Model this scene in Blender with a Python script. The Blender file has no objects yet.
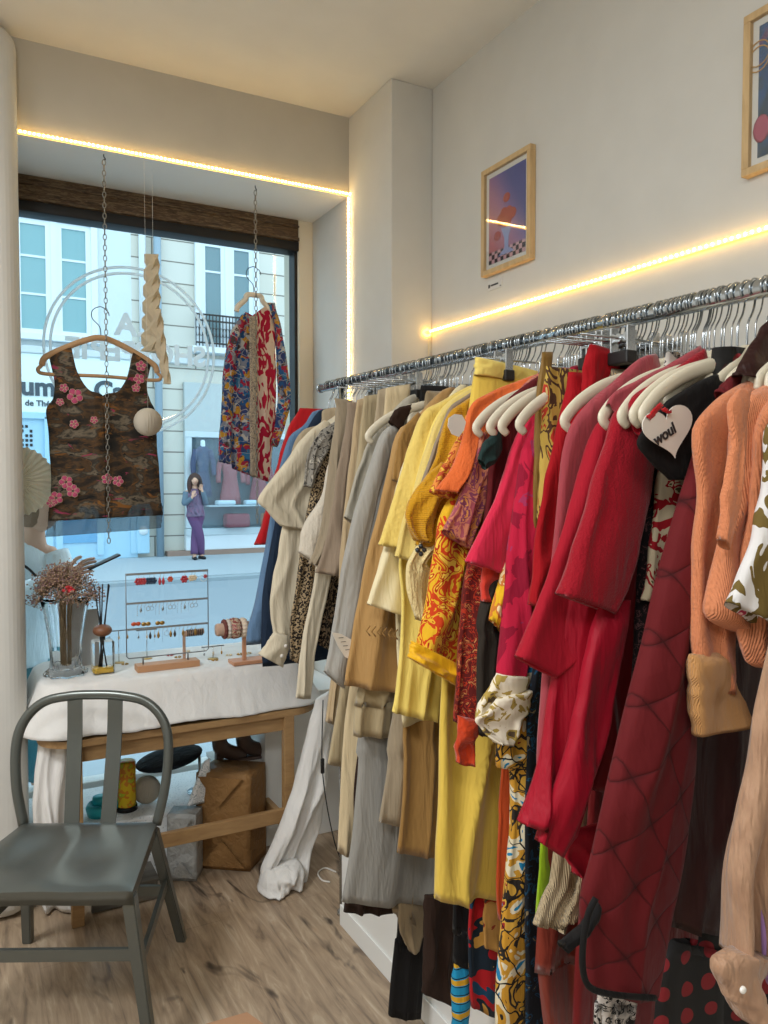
import bpy, bmesh, math, random
from mathutils import Vector, Matrix, noise
random.seed(7)
D=bpy.data; S=bpy.context.scene; COL=S.collection
# ------------------------------------------------------------------ camera
F=790.0; CXp,CYp=384.0,512.0; CH=1.5
YAW=math.radians(28.2); PIT=math.atan(30/790)
FW=Vector((math.sin(YAW)*math.cos(PIT),math.cos(YAW)*math.cos(PIT),-math.sin(PIT)))
RT=Vector((math.cos(YAW),-math.sin(YAW),0)); UP=RT.cross(FW)
CAM=Vector((0,0,CH))
def at(px,py,ax,v):
    d=FW*F+RT*(px-CXp)-UP*(py-CYp); t=(v-CAM[ax])/d[ax]; return CAM+d*t
cam=D.cameras.new('camera'); co=D.objects.new('camera',cam); COL.objects.link(co); S.camera=co
cam.sensor_width=36; cam.sensor_fit='AUTO'; cam.lens=F/1024*36; cam.clip_start=.02; cam.clip_end=200
co.matrix_world=Matrix.Translation(CAM)@Matrix((RT,UP,-FW)).transposed().to_4x4()
# ------------------------------------------------------------------ materials
def lin(h):
    h=h.lstrip('#'); o=[]
    for i in (0,2,4):
        c=int(h[i:i+2],16)/255; o.append(c/12.92 if c<=.04045 else ((c+.055)/1.055)**2.4)
    return (*o,1)
class NT:
    def __init__(s,name):
        s.m=D.materials.new(name); s.m.use_nodes=True; s.t=s.m.node_tree; s.n=s.t.nodes; s.l=s.t.links
        s.b=s.n['Principled BSDF']; s.tc=s.n.new('ShaderNodeTexCoord')
    def new(s,t,**k):
        n=s.n.new('ShaderNode'+t)
        for a,v in k.items(): setattr(n,a,v)
        return n
    def link(s,a,b): s.l.new(a,b)
    def mapping(s,scale=(1,1,1),rot=(0,0,0),loc=(0,0,0)):
        m=s.new('Mapping'); m.inputs['Scale'].default_value=scale; m.inputs['Rotation'].default_value=rot; m.inputs['Location'].default_value=loc
        s.link(s.tc.outputs['Object'],m.inputs['Vector']); return m.outputs[0]
    def noise(s,vec,scale,detail=3,rough=.5,dist=0):
        n=s.new('TexNoise'); n.inputs['Scale'].default_value=scale; n.inputs['Detail'].default_value=detail
        n.inputs['Roughness'].default_value=rough; n.inputs['Distortion'].default_value=dist
        s.link(vec,n.inputs['Vector']); return n
    def ramp(s,fac,stops,interp='LINEAR'):
        r=s.new('ValToRGB'); cr=r.color_ramp; cr.interpolation=interp
        while len(cr.elements)<len(stops): cr.elements.new(.5)
        for e,(p,c) in zip(cr.elements,stops): e.position=p; e.color=lin(c) if isinstance(c,str) else c
        s.link(fac,r.inputs[0]); return r.outputs[0]
    def bump(s,h,strength=.3,dist=.01,prev=None):
        b=s.new('Bump'); b.inputs['Strength'].default_value=strength; b.inputs['Distance'].default_value=dist
        s.link(h,b.inputs['Height'])
        if prev: s.link(prev,b.inputs['Normal'])
        return b.outputs[0]
    def mix(s,f,a,b,mode='MIX'):
        m=s.new('Mix',data_type='RGBA',blend_type=mode)
        for sock,v in ((m.inputs[0],f),(m.inputs[6],a),(m.inputs[7],b)):
            if isinstance(v,(int,float)): sock.default_value=v
            elif isinstance(v,str): sock.default_value=lin(v)
            elif isinstance(v,tuple): sock.default_value=v
            else: s.link(v,sock)
        return m.outputs[2]
    def math(s,op,a,b=0.0):
        m=s.new('Math',operation=op)
        for sock,v in ((m.inputs[0],a),(m.inputs[1],b)):
            if isinstance(v,(int,float)): sock.default_value=v
            else: s.link(v,sock)
        return m.outputs[0]
def plain(name,col,rough=.6,metal=0,bscale=0,bstr=.2,bdist=.005,var=0,spec=None):
    t=NT(name); t.b.inputs['Base Color'].default_value=lin(col); t.b.inputs['Roughness'].default_value=rough; t.b.inputs['Metallic'].default_value=metal
    if spec is not None: t.b.inputs['Specular IOR Level'].default_value=spec
    if bscale:
        n=t.noise(t.tc.outputs['Object'],bscale); t.link(t.bump(n.outputs[0],bstr,bdist),t.b.inputs['Normal'])
        if var:
            c=t.mix(t.ramp(n.outputs[0],[(.3,'#000000'),(.7,'#ffffff')]),col,tuple(x*(1-var) for x in lin(col)[:3])+(1,)); t.link(c,t.b.inputs['Base Color'])
    return t.m
def emis(name,col,st):
    t=NT(name); t.b.inputs['Base Color'].default_value=lin(col); t.b.inputs['Emission Color'].default_value=lin(col); t.b.inputs['Emission Strength'].default_value=st; return t.m
def fabric(name,col,weave=0,wr=.55,rough=.85,sheen=.2,col2=None,wstretch=.2,kn=None,wd=.02):
    if sum(lin(col)[:3])<.12: sheen=.02
    """cloth: soft wrinkles running mostly down the garment, plus optional weave or knit relief"""
    t=NT(name); b=t.b; b.inputs['Base Color'].default_value=lin(col); b.inputs['Roughness'].default_value=rough
    b.inputs['Sheen Weight'].default_value=sheen; b.inputs['Sheen Roughness'].default_value=.5; b.inputs['Specular IOR Level'].default_value=.25
    n=t.noise(t.mapping((1,1,wstretch)),26,3,.55,.4); nb=t.bump(n.outputs[0],wr,wd)
    if col2:
        n2=t.noise(t.mapping((1,1,.6)),40,4,.6); t.link(t.mix(t.ramp(n2.outputs[0],[(.35,'#000000'),(.65,'#ffffff')]),col,col2),b.inputs['Base Color'])
    if kn:
        w=t.new('TexWave',wave_type='BANDS',bands_direction=kn[0]); w.inputs['Scale'].default_value=kn[1]*1.6; w.inputs['Distortion'].default_value=.35; w.inputs['Detail'].default_value=1
        t.link(t.mapping((1,1,1)),w.inputs['Vector']); nb=t.bump(w.outputs['Fac'],kn[2]*.7,.003,nb)
    if weave:
        v=t.new('TexVoronoi'); v.inputs['Scale'].default_value=weave; t.link(t.tc.outputs['Object'],v.inputs['Vector']); nb=t.bump(v.outputs['Distance'],.35,.003,nb)
    t.link(nb,b.inputs['Normal']); return t.m
def printed(name,stops,scale=30,kind='noise',stretch=(1,1,1),dist=1.5,detail=2,over=None,wr=.55,rough=.85,sheen=.05):
    """printed cloth: hard-edged colour areas; over = list of (colour, scale, threshold) motifs laid on top"""
    t=NT(name); b=t.b; b.inputs['Roughness'].default_value=rough; b.inputs['Sheen Weight'].default_value=sheen; b.inputs['Specular IOR Level'].default_value=.25
    vec=t.mapping(stretch)
    if kind=='noise': f=t.noise(vec,scale,detail,.5,dist).outputs[0]
    elif kind=='voronoi':
        nn=t.noise(vec,scale*.6,2); mv=t.mix(.08,vec,nn.outputs['Color'],'ADD')
        v=t.new('TexVoronoi'); v.inputs['Scale'].default_value=scale; t.link(mv,v.inputs['Vector'])
        sp=t.new('SeparateColor'); t.link(v.outputs['Color'],sp.inputs[0]); f=sp.outputs[0]
    elif kind=='wave':
        w=t.new('TexWave',wave_type='BANDS',bands_direction='Z'); w.inputs['Scale'].default_value=scale; w.inputs['Distortion'].default_value=dist; w.inputs['Detail'].default_value=detail; w.inputs['Detail Scale'].default_value=1.2
        t.link(vec,w.inputs['Vector']); f=w.outputs['Fac']
    c=t.ramp(f,stops,'CONSTANT' )
    for k,(oc,osc,th,mode) in enumerate(over or []):
        m2=t.mapping((1,1,1),loc=(k*3.1+1,k*1.7,k*.9))
        if mode=='spot':
            v=t.new('TexVoronoi'); v.inputs['Scale'].default_value=osc; t.link(m2,v.inputs['Vector']); ff=t.ramp(v.outputs['Distance'],[(0,'#ffffff'),(th,'#000000')],'CONSTANT')
        elif mode=='edge':
            v=t.new('TexVoronoi',feature='DISTANCE_TO_EDGE'); v.inputs['Scale'].default_value=osc; nn=t.noise(m2,osc*.7,2); t.link(t.mix(.06,m2,nn.outputs['Color'],'ADD'),v.inputs['Vector']); ff=t.ramp(v.outputs['Distance'],[(0,'#ffffff'),(th,'#000000')],'CONSTANT')
        else:
            n2=t.noise(m2,osc,3,.5,1.2); ff=t.ramp(n2.outputs[0],[(0,'#000000'),(th,'#ffffff')],'CONSTANT')
        c=t.mix(ff,c,oc)
    t.link(c,b.inputs['Base Color'])
    n=t.noise(t.mapping((1,1,.22)),22,3,.55,.4); t.link(t.bump(n.outputs[0],wr,.018),b.inputs['Normal']); return t.m
def translucent(name,col,k=.45):
    t=NT(name); df=t.new('BsdfDiffuse'); tl=t.new('BsdfTranslucent'); df.inputs[0].default_value=lin(col); tl.inputs[0].default_value=lin(col); m=t.new('MixShader'); m.inputs[0].default_value=k
    t.link(df.outputs[0],m.inputs[1]); t.link(tl.outputs[0],m.inputs[2]); t.link(m.outputs[0],t.n['Material Output'].inputs[0]); t.n.remove(t.b); return t.m
def thin(m,k=.4):
    """let light through a cloth material"""
    t=m.node_tree; b=t.nodes['Principled BSDF']; tl=t.nodes.new('ShaderNodeBsdfTranslucent'); s=b.inputs['Base Color']
    if s.links: t.links.new(s.links[0].from_socket,tl.inputs[0])
    else: tl.inputs[0].default_value=s.default_value
    mx=t.nodes.new('ShaderNodeMixShader'); mx.inputs[0].default_value=k; t.links.new(b.outputs[0],mx.inputs[1]); t.links.new(tl.outputs[0],mx.inputs[2]); t.links.new(mx.outputs[0],t.nodes['Material Output'].inputs[0]); return m
def wood(name,c1,c2,scale=1,axis='X',rough=.55,st=(3,40,40)):
    t=NT(name); n=t.noise(t.mapping(st),1.6*scale,6,.6,.6); t.link(t.ramp(n.outputs[0],[(.3,c1),(.7,c2)]),t.b.inputs['Base Color'])
    t.link(t.bump(n.outputs[0],.15,.002),t.b.inputs['Normal']); t.b.inputs['Roughness'].default_value=rough; return t.m
# ------------------------------------------------------------------ mesh helpers
def tag(o,label=None,cat=None,group=None,kind=None):
    if label: o['label']=label
    if cat: o['category']=cat
    if group: o['group']=group
    if kind: o['kind']=kind
    return o
def empty(name,loc,label=None,cat=None,group=None):
    o=D.objects.new(name,None); o.location=loc; o.empty_display_size=.05; COL.objects.link(o); return tag(o,label,cat,group)
def obj(name,bm,m,parent=None,smooth=True,loc=None):
    """bm is in world coordinates; child of parent keeps world position through local offset"""
    off=Vector(parent_origin(parent)) if parent else (Vector(loc) if loc is not None else Vector((0,0,0)))
    me=D.meshes.new(name)
    if off.length>0: bmesh.ops.translate(bm,verts=bm.verts,vec=-off)
    bmesh.ops.recalc_face_normals(bm,faces=bm.faces)
    bm.to_mesh(me); bm.free()
    if smooth:
        for p in me.polygons: p.use_smooth=True
    for mm in (m if isinstance(m,(list,tuple)) else [m]): me.materials.append(mm)
    o=D.objects.new(name,me); COL.objects.link(o)
    if parent: o.parent=parent
    else: o.location=off
    return o
def parent_origin(p):
    v=Vector((0,0,0))
    while p: v+=p.location; p=p.parent
    return v
def box(bm,x0,x1,y0,y1,z0,z1,bev=0,seg=2,mi=0):
    r=bmesh.ops.create_cube(bm,size=1); vs=r['verts']
    for v in vs: v.co=Vector(((x0+x1)/2+v.co.x*(x1-x0),(y0+y1)/2+v.co.y*(y1-y0),(z0+z1)/2+v.co.z*(z1-z0)))
    fs={f for v in vs for f in v.link_faces}
    for f in fs: f.material_index=mi
    if bev: bmesh.ops.bevel(bm,geom=list({e for v in vs for e in v.link_edges}),offset=bev,segments=seg,affect='EDGES',profile=.5)
    return bm
def rbox(x0,x1,y0,y1,z0,z1,bev=.003,seg=2): return box(bmesh.new(),x0,x1,y0,y1,z0,z1,bev,seg)
def catmull(P,n):
    P=[Vector(p) for p in P]
    if len(P)==2: return [P[0].lerp(P[1],i/(n-1)) for i in range(n)]
    Q=[P[0]*2-P[1]]+P+[P[-1]*2-P[-2]]; out=[]
    for i in range(n):
        t=i/(n-1)*(len(P)-1); k=min(int(t),len(P)-2); u=t-k
        a,b,c,d=Q[k:k+4]; out.append(.5*((2*b)+(c-a)*u+(2*a-5*b+4*c-d)*u*u+(3*b-a-3*c+d)*u**3))
    return out
def tube(bm,pts,r,seg=8,n=None,closed=False,flat=None,cap=True,mi=0):
    """sweep a circle (or flat=(a,b) ellipse) along pts; r number or list"""
    if n: 
        rr=r
        if isinstance(r,(list,tuple)):
            rr=[]; 
            for i in range(n):
                t=i/(n-1)*(len(r)-1); k=min(int(t),len(r)-2); rr.append(r[k]+(r[k+1]-r[k])*(t-k))
        pts=catmull(pts,n); r=rr
    pts=[Vector(p) for p in pts]; N=len(pts); rings=[]; up=None
    for i,p in enumerate(pts):
        if closed: tg=(pts[(i+1)%N]-pts[i-1])
        else: tg=(pts[min(i+1,N-1)]-pts[max(i-1,0)])
        tg.normalize()
        if up is None:
            up=Vector((0,0,1)) if abs(tg.z)<.9 else Vector((0,1,0))
        side=tg.cross(up)
        if side.length<1e-5: side=tg.orthogonal()
        side.normalize(); up=side.cross(tg).normalized()
        ri=r[i] if isinstance(r,(list,tuple)) else r
        a,b=(flat if flat else (1,1)); ring=[]
        for k in range(seg):
            th=2*math.pi*k/seg; ring.append(bm.verts.new(p+side*math.cos(th)*ri*a+up*math.sin(th)*ri*b))
        rings.append(ring)
    fs=[]
    for i in range(N if closed else N-1):
        A,B=rings[i],rings[(i+1)%N]
        for k in range(seg): fs.append(bm.faces.new((A[k],A[(k+1)%seg],B[(k+1)%seg],B[k])))
    if cap and not closed:
        fs.append(bm.faces.new(rings[0][::-1])); fs.append(bm.faces.new(rings[-1]))
    for f in fs: f.material_index=mi
    return bm
def T(pts,r,**k): return tube(bmesh.new(),pts,r,**k)
def lathe(bm,prof,c,seg=24,axis='z',mod=None,mi=0):
    rings=[]
    for (r,z) in prof:
        ring=[]
        for k in range(seg):
            th=2*math.pi*k/seg; rr=max(r,1e-5)*(mod(th,z) if mod else 1)
            v=Vector((rr*math.cos(th),rr*math.sin(th),z))
            if axis=='x': v=Vector((v.z,v.x,v.y))
            elif axis=='y': v=Vector((v.x,v.z,v.y))
            ring.append(bm.verts.new(v+Vector(c)))
        rings.append(ring)
    for A,B in zip(rings,rings[1:]):
        for k in range(seg):
            f=bm.faces.new((A[k],A[(k+1)%seg],B[(k+1)%seg],B[k])); f.material_index=mi
    return bm
def ball(bm,c,r,sub=2,sc=(1,1,1)):
    res=bmesh.ops.create_icosphere(bm,subdivisions=sub,radius=r)
    for v in res['verts']: v.co=Vector((v.co.x*sc[0],v.co.y*sc[1],v.co.z*sc[2]))+Vector(c)
    return bm
def prism(bm,poly,axis,a,b):
    """extrude polygon (2D tuples) between a and b along axis"""
    def mk(p,v): 
        q=list(p); q.insert(axis,v); return Vector(q)
    A=[bm.verts.new(mk(p,a)) for p in poly]; B=[bm.verts.new(mk(p,b)) for p in poly]; n=len(poly)
    for i in range(n): bm.faces.new((A[i],A[(i+1)%n],B[(i+1)%n],B[i]))
    bm.faces.new(A[::-1]); bm.faces.new(B); return bm
def copy_tree(o,loc):
    c=o.copy(); COL.objects.link(c); c.location=loc
    for ch in list(o.children):
        d=ch.copy(); COL.objects.link(d); d.parent=c
        for g in list(ch.children):
            e=g.copy(); COL.objects.link(e); e.parent=d
    return c
def text(name,body,size,loc,rot,m,parent=None,ext=.001,align='LEFT',font_scale=1,off=0):
    cu=D.curves.new(name,'FONT'); cu.body=body; cu.size=size; cu.extrude=ext; cu.align_x=align; cu.offset=off; cu.space_character=font_scale
    cu.materials.append(m); o=D.objects.new(name,cu); COL.objects.link(o)
    bpy.context.view_layer.update(); dg=bpy.context.evaluated_depsgraph_get(); me=D.meshes.new_from_object(o.evaluated_get(dg)); D.objects.remove(o)
    from mathutils import Euler
    me.transform(Matrix.Translation(Vector(loc)-(parent_origin(parent) if parent else Vector()))@Euler(rot).to_matrix().to_4x4())
    o=D.objects.new(name,me); COL.objects.link(o); o.parent=parent; return o
SKY=2.2; LAMP=66; EXPO=0.08
# ------------------------------------------------------------------ room
CEIL=3.02; WX=1.64
mwall=plain('wall_plaster','#cdcbc4',.85,0,9,.12,.004,.04); mceil=plain('ceiling_paint','#e4e1d8',.9,0,6,.15,.006,.05); mhead=plain('header_paint','#c0bbae',.85,0,7,.2,.006,.06)
mwhite=plain('white_paint','#e8e8e4',.5)
def floor_mat():
    t=NT('floor_planks'); v=t.mapping((1,1,1),(0,0,math.radians(90)))
    br=t.new('TexBrick'); br.inputs['Scale'].default_value=1; br.inputs['Brick Width'].default_value=1.3; br.inputs['Row Height'].default_value=.19; br.inputs['Mortar Size'].default_value=.0018
    br.inputs['Color1'].default_value=lin('#a8937b'); br.inputs['Color2'].default_value=lin('#97826b'); br.inputs['Mortar'].default_value=lin('#5c4d40'); br.offset=.37; t.link(v,br.inputs['Vector'])
    n=t.noise(t.mapping((14,1.6,1)),2.2,6,.65,.8); c=t.mix(.72,br.outputs[0],t.ramp(n.outputs[0],[(.3,'#5e4e40'),(.45,'#9c8770'),(.55,'#b09a80'),(.72,'#d2c2aa')]))
    k=t.noise(t.mapping((5,1.6,1)),1.5,3,.5,1.5); c=t.mix(t.ramp(k.outputs[0],[(.62,'#000000'),(.72,'#ffffff')]),c,'#4c4037')
    t.link(c,t.b.inputs['Base Color']); t.b.inputs['Roughness'].default_value=.36; t.link(t.bump(br.outputs[1],-.2,.002,t.bump(n.outputs[0],.08,.002)),t.b.inputs['Normal']); return t.m
def struct(name,bm,m): return tag(obj(name,bm,m,smooth=False),kind='structure')
struct('floor',box(bmesh.new(),-2.4,1.72,-3.6,3.42,-.06,0),floor_mat())
struct('ceiling',box(bmesh.new(),-2.4,1.72,-3.6,3.7,CEIL,CEIL+.1),mceil)
struct('wall_right',box(bmesh.new(),WX,WX+.1,-3.6,3.7,0,CEIL),mwall)
struct('wall_back',box(bmesh.new(),-2.4,WX,-3.7,-3.6,0,CEIL),mwall)
struct('wall_left',box(bmesh.new(),-2.5,-2.4,-3.6,3.7,0,CEIL),mwall)
struct('wall_front',box(bmesh.new(),-2.4,-.3,3.2,3.7,0,CEIL),mwall)
struct('trim_header',box(bmesh.new(),-.3,1.458,3.03,3.62,2.70,CEIL),mhead)
struct('trim_soffit',box(bmesh.new(),-.3,1.457,3.032,3.60,2.696,2.70),mwhite)
struct('wall_pilaster',box(bmesh.new(),1.458,WX,2.66,3.62,0,CEIL,.004,2),mwall)
struct('wall_pillar',box(bmesh.new(),-.3,.192,2.92,3.62,0,CEIL,.07,8),mwall)
struct('trim_jamb',rbox(1.386,1.458,3.415,3.60,0,2.70,.004),plain('jamb_cream','#d9d2bd',.6))
def rust():
    t=NT('rusty_shutter'); n=t.noise(t.mapping((4,8,30)),5,6,.7,1); t.link(t.ramp(n.outputs[0],[(.3,'#2e241b'),(.5,'#5b4733'),(.62,'#7c6a50'),(.75,'#3a2d22')]),t.b.inputs['Base Color'])
    t.link(t.bump(n.outputs[0],.6,.01),t.b.inputs['Normal']); t.b.inputs['Roughness'].default_value=.8; return t.m
mdark=plain('dark_metal','#1d1c1c',.5,.3)
bm=rbox(.1,1.386,3.41,3.52,2.595,2.70,.006); box(bm,.1,1.386,3.40,3.41,2.60,2.615,.002); box(bm,.1,1.386,3.40,3.41,2.66,2.668,.002)
sh=empty('roller_shutter',(0.74,3.46,2.55),'rusty brown rolled-up metal shutter housing across the top of the shop window','shutter')
obj('housing',bm,rust(),sh); obj('guide_bar',rbox(.1,1.386,3.405,3.50,2.555,2.597,.004),mdark,sh)
bm=bmesh.new(); box(bm,1.372,1.388,3.43,3.50,.24,2.56,.002); w1=tag(obj('window_1',bm,mdark,smooth=False),kind='structure'); obj('bottom_rail',rbox(.1,1.37,3.44,3.50,.215,.25,.003),mwhite,w1,False)
def glass_mat(name,tint='#ffffff',base=.03,edge=.5):
    t=NT(name); t.n.remove(t.b); tr=t.new('BsdfTransparent'); tr.inputs[0].default_value=lin(tint); gl=t.new('BsdfGlossy'); gl.inputs['Roughness'].default_value=.02
    lw=t.new('LayerWeight'); lw.inputs[0].default_value=.25; m=t.new('MixShader'); f=t.math('ADD',t.math('MULTIPLY',lw.outputs['Facing'],edge*.3),base)
    t.link(f,m.inputs[0]); t.link(tr.outputs[0],m.inputs[1]); t.link(gl.outputs[0],m.inputs[2]); t.link(m.outputs[0],t.n['Material Output'].inputs[0]); return t.m
mglass=glass_mat('window_glass','#f6fbfd')
obj('glass_pane',box(bmesh.new(),.1,1.374,3.46,3.466,.25,2.557),mglass,w1,False)
struct('trim_bulkhead',box(bmesh.new(),-.1,1.458,3.42,3.6,-.06,.22),mwhite)
def net_mat():
    t=NT('white_netting'); v=t.new('TexVoronoi'); v.inputs['Scale'].default_value=90; t.link(t.tc.outputs['Object'],v.inputs['Vector'])
    t.link(t.ramp(v.outputs['Distance'],[(.12,'#c3ccd1'),(.3,'#f2f6f7')]),t.b.inputs['Base Color']); t.link(t.bump(v.outputs['Distance'],.6,.004),t.b.inputs['Normal']); t.b.inputs['Roughness'].default_value=.8; return t.m
mnet=net_mat()
bm=rbox(.18,1.07,3.02,3.42,0,.235,.008)
tag(obj('window_ledge',bm,mnet,smooth=False),'low window ledge covered in white netting beneath the table','ledge')
tag(obj('display_plinth',rbox(1.08,1.455,3.045,3.41,0,.62,.004),mwhite,smooth=False),'plain white plinth in the window corner behind the table leg','plinth')
bm=rbox(1.115,1.60,-1.2,2.385,0,.31,.004); box(bm,1.108,1.115,-1.2,2.385,0,.07,.002)
tag(obj('display_platform',bm,mwhite,smooth=False),'long low white platform on the floor under the clothes rail','platform')
# LED strips : warm tube + individual diodes
mled=emis('led_warm','#ffc050',6.5); mdiode=emis('led_diode','#ffe6a8',38)
def led(label,a,b,off,n):
    a,b=Vector(a),Vector(b); e=empty('led_strip',a.lerp(b,.5),label,'light strip'); obj('sleeve_tube',T([a,b],.0055,seg=8),mled,e)
    bm=bmesh.new()
    for i in range(n):
        p=a.lerp(b,(i+.5)/n)+Vector(off); bmesh.ops.create_icosphere(bm,subdivisions=1,radius=.0042,matrix=Matrix.Translation(p))
    obj('diode_row',bm,mdiode,e); return e
led('warm glowing light strip along the bottom edge of the header above the shop window',(.195,3.022,2.702),(1.462,3.022,2.702),(0,-.004,0),85)
led('short vertical warm light strip down the corner of the window recess',(1.452,3.022,2.69),(1.452,3.022,1.80),(-.003,-.004,0),58)
LW=led('long warm yellow light strip running along the right wall under the pictures',(WX-.008,2.66,2.088),(WX-.008,-.8,2.066),(-.004,0,0),190)
obj('looped_end',T([(WX-.008,2.655,2.088),(WX-.03,2.650,2.092),(WX-.045,2.651,2.080),(WX-.03,2.652,2.068),(WX-.012,2.650,2.075)],.0055,n=24,seg=8),mled,LW)
tag(obj('thin_cable',T([(1.62,2.652,2.085),(1.618,2.652,2.0),(1.622,2.652,1.6),(1.62,2.652,.4)],.003,n=20,seg=6),plain('cable_cream','#cfc5a8',.5)),'thin cream cable dropping from the wall light strip beside the pilaster','cable')
# pictures
mframe=wood('oak_frame','#b99a6c','#d0b283',1,st=(30,30,6),rough=.5); mmat=plain('picture_mount','#dcdcd6',.7)
def art_a():
    t=NT('art_still_life'); sp=t.new('SeparateXYZ'); t.link(t.tc.outputs['Object'],sp.inputs[0])
    y,z=sp.outputs[1],sp.outputs[2]
    d=t.math('ADD',t.math('MULTIPLY',y,-3.2),t.math('MULTIPLY',z,2.0)); bg=t.ramp(t.math('ADD',d,.42),[(0,'#b0636f'),(.35,'#9c6a92'),(.55,'#6a5c9c'),(.7,'#3a4c96')])
    ck=t.new('TexChecker'); ck.inputs['Scale'].default_value=60; ck.inputs[1].default_value=lin('#2a1c2a'); ck.inputs[2].default_value=lin('#c9a0a6'); t.link(t.tc.outputs['Object'],ck.inputs[0])
    c=t.mix(t.ramp(t.math('MULTIPLY',z,-4),[(.42,'#000000'),(.44,'#ffffff')]),bg,ck.outputs[0]); t.link(c,t.b.inputs['Base Color']); t.b.inputs['Roughness'].default_value=.35; return t.m
mflower=plain('art_red','#a8443c',.6); mflower2=plain('art_orange','#b8703c',.6); mvase=plain('art_vase','#8f9cc8',.5)
mpg=glass_mat('picture_glass','#ffffff',.05,.8)
def picture(name,label,y0,y1,z0,z1,am,deco):
    x=WX; f=.018; e=empty(name,(x,(y0+y1)/2,(z0+z1)/2),label,'picture'); bm=bmesh.new()
    box(bm,x-.024,x-.001,y0,y0+f,z0+f,z1-f,.001); box(bm,x-.024,x-.001,y1-f,y1,z0+f,z1-f,.001); box(bm,x-.0245,x-.001,y0,y1,z0,z0+f,.002); box(bm,x-.0245,x-.001,y0,y1,z1-f,z1,.002)
    obj('frame',bm,mframe,e,False)
    obj('mount',box(bmesh.new(),x-.012,x-.008,y0+f,y1-f,z0+f,z1-f),mmat,e,False)
    g=.017; p=obj('print',box(bmesh.new(),x-.014,x-.0122,y0+f+g,y1-f-g,z0+f+g,z1-f-g),am,e,False)
    deco(e,x-.0146,(y0+y1)/2,(z0+z1)/2); obj('glass',box(bmesh.new(),x-.019,x-.0175,y0+f,y1-f,z0+f,z1-f),mpg,e,False); return e
def decoA(e,x,y,z):
    bm=bmesh.new()
    for k,(dy,dz,r) in enumerate([(.0,.055,.02),(.03,-.01,.026),(0,-.02,.03),(-.03,-.005,.024),(.015,.01,.02),(-.012,.008,.02),(.05,-.06,.02)]): ball(bm,(x,y+dy,z+dz),r,2,(.03,1,.8))
    obj('flower_print',bm,mflower,e); bm=bmesh.new()
    prism(bm,[(y+.03,z-.04),(y-.03,z-.04),(y-.012,z-.075),(y-.01,z-.11),(y-.045,z-.13),(y+.045,z-.13),(y+.01,z-.11),(y+.012,z-.075)],0,x-.0002,x+.0006); obj('vase_print',bm,mvase,e,False)
picture('framed_picture','small oak-framed pink and blue still life print above the light strip near the pilaster',2.03,2.30,2.214,2.577,art_a(),decoA)
def art_b():
    t=NT('art_night'); n=t.noise(t.mapping((1,6,5)),2.2,4,.6,1); t.link(t.ramp(n.outputs[0],[(.3,'#24476e'),(.45,'#3c4d55'),(.6,'#2a5a8a'),(.72,'#6a4a6e')]),t.b.inputs['Base Color']); t.b.inputs['Roughness'].default_value=.35; return t.m
def decoB(e,x,y,z):
    bm=bmesh.new()
    for k in range(2):
        c=Vector((x,y+.10,z+.075+k*.012)); tube(bm,[c+Vector((0,.028*math.cos(a*.35),.028*math.sin(a*.35))) for a in range(18)],.0015,seg=5,closed=True)
    obj('ring_print',bm,plain('art_gold','#c79a52',.5),e); obj('bloom_print',ball(bmesh.new(),(x,y+.09,z-.085),.032,2,(.03,.7,1)),plain('art_pink','#a8546a',.6),e)
picture('framed_picture','oak-framed dark blue print at the upper right, nearest the camera',.985,1.2545,2.208,2.574,art_b(),decoB)
lb=tag(obj('wall_label',box(bmesh.new(),WX-.003,WX-.0005,2.205,2.285,2.165,2.198),plain('label_card','#cfcdc8',.6),smooth=False),'tiny white caption card with dark lettering below the smaller oak picture','label')
mink=plain('ink','#2a2a2c',.6)
obj('printed_mark',box(bmesh.new(),WX-.0036,WX-.003,2.272,2.282,2.174,2.186),mink,lb,False)
obj('printed_line',box(bmesh.new(),WX-.0036,WX-.003,2.225,2.268,2.178,2.184),mink,lb,False)
obj('printed_dash',box(bmesh.new(),WX-.0036,WX-.003,2.208,2.216,2.169,2.172),mink,lb,False)
# vinyl sign on the glass (reads correctly from the street)
mvinyl=translucent('frosted_vinyl','#f4f7f7',.72)
e=empty('window_lettering',(.645,3.455,2.04),'round white vinyl shop sign stuck on the window glass, seen reversed','sign')
for k,(r,w) in enumerate(((.347,.0055),(.322,.0055))):
    bm=bmesh.new(); c=Vector((.652,3.4575,2.052)); n=96
    V=[[bm.verts.new(c+Vector((rr*math.cos(2*math.pi*i/n),yy,rr*math.sin(2*math.pi*i/n)))) for i in range(n)] for rr,yy in ((r-w,-.0008),(r+w,-.0008),(r+w,.0008),(r-w,.0008))]
    for a in range(4):
        for i in range(n): bm.faces.new((V[a][i],V[a][(i+1)%n],V[(a+1)%4][(i+1)%n],V[(a+1)%4][i]))
    obj('ring',bm,mvinyl,e)
RZ=(math.radians(90),0,math.radians(180))
text('lettering','SHOPPERIE',.118,(.962,3.457,2.008),RZ,mvinyl,e,.0008,off=.0045,font_scale=1.0)
text('lettering','LA',.125,(.74,3.457,2.118),RZ,mvinyl,e,.0008,off=.005,font_scale=1.2)
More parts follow.
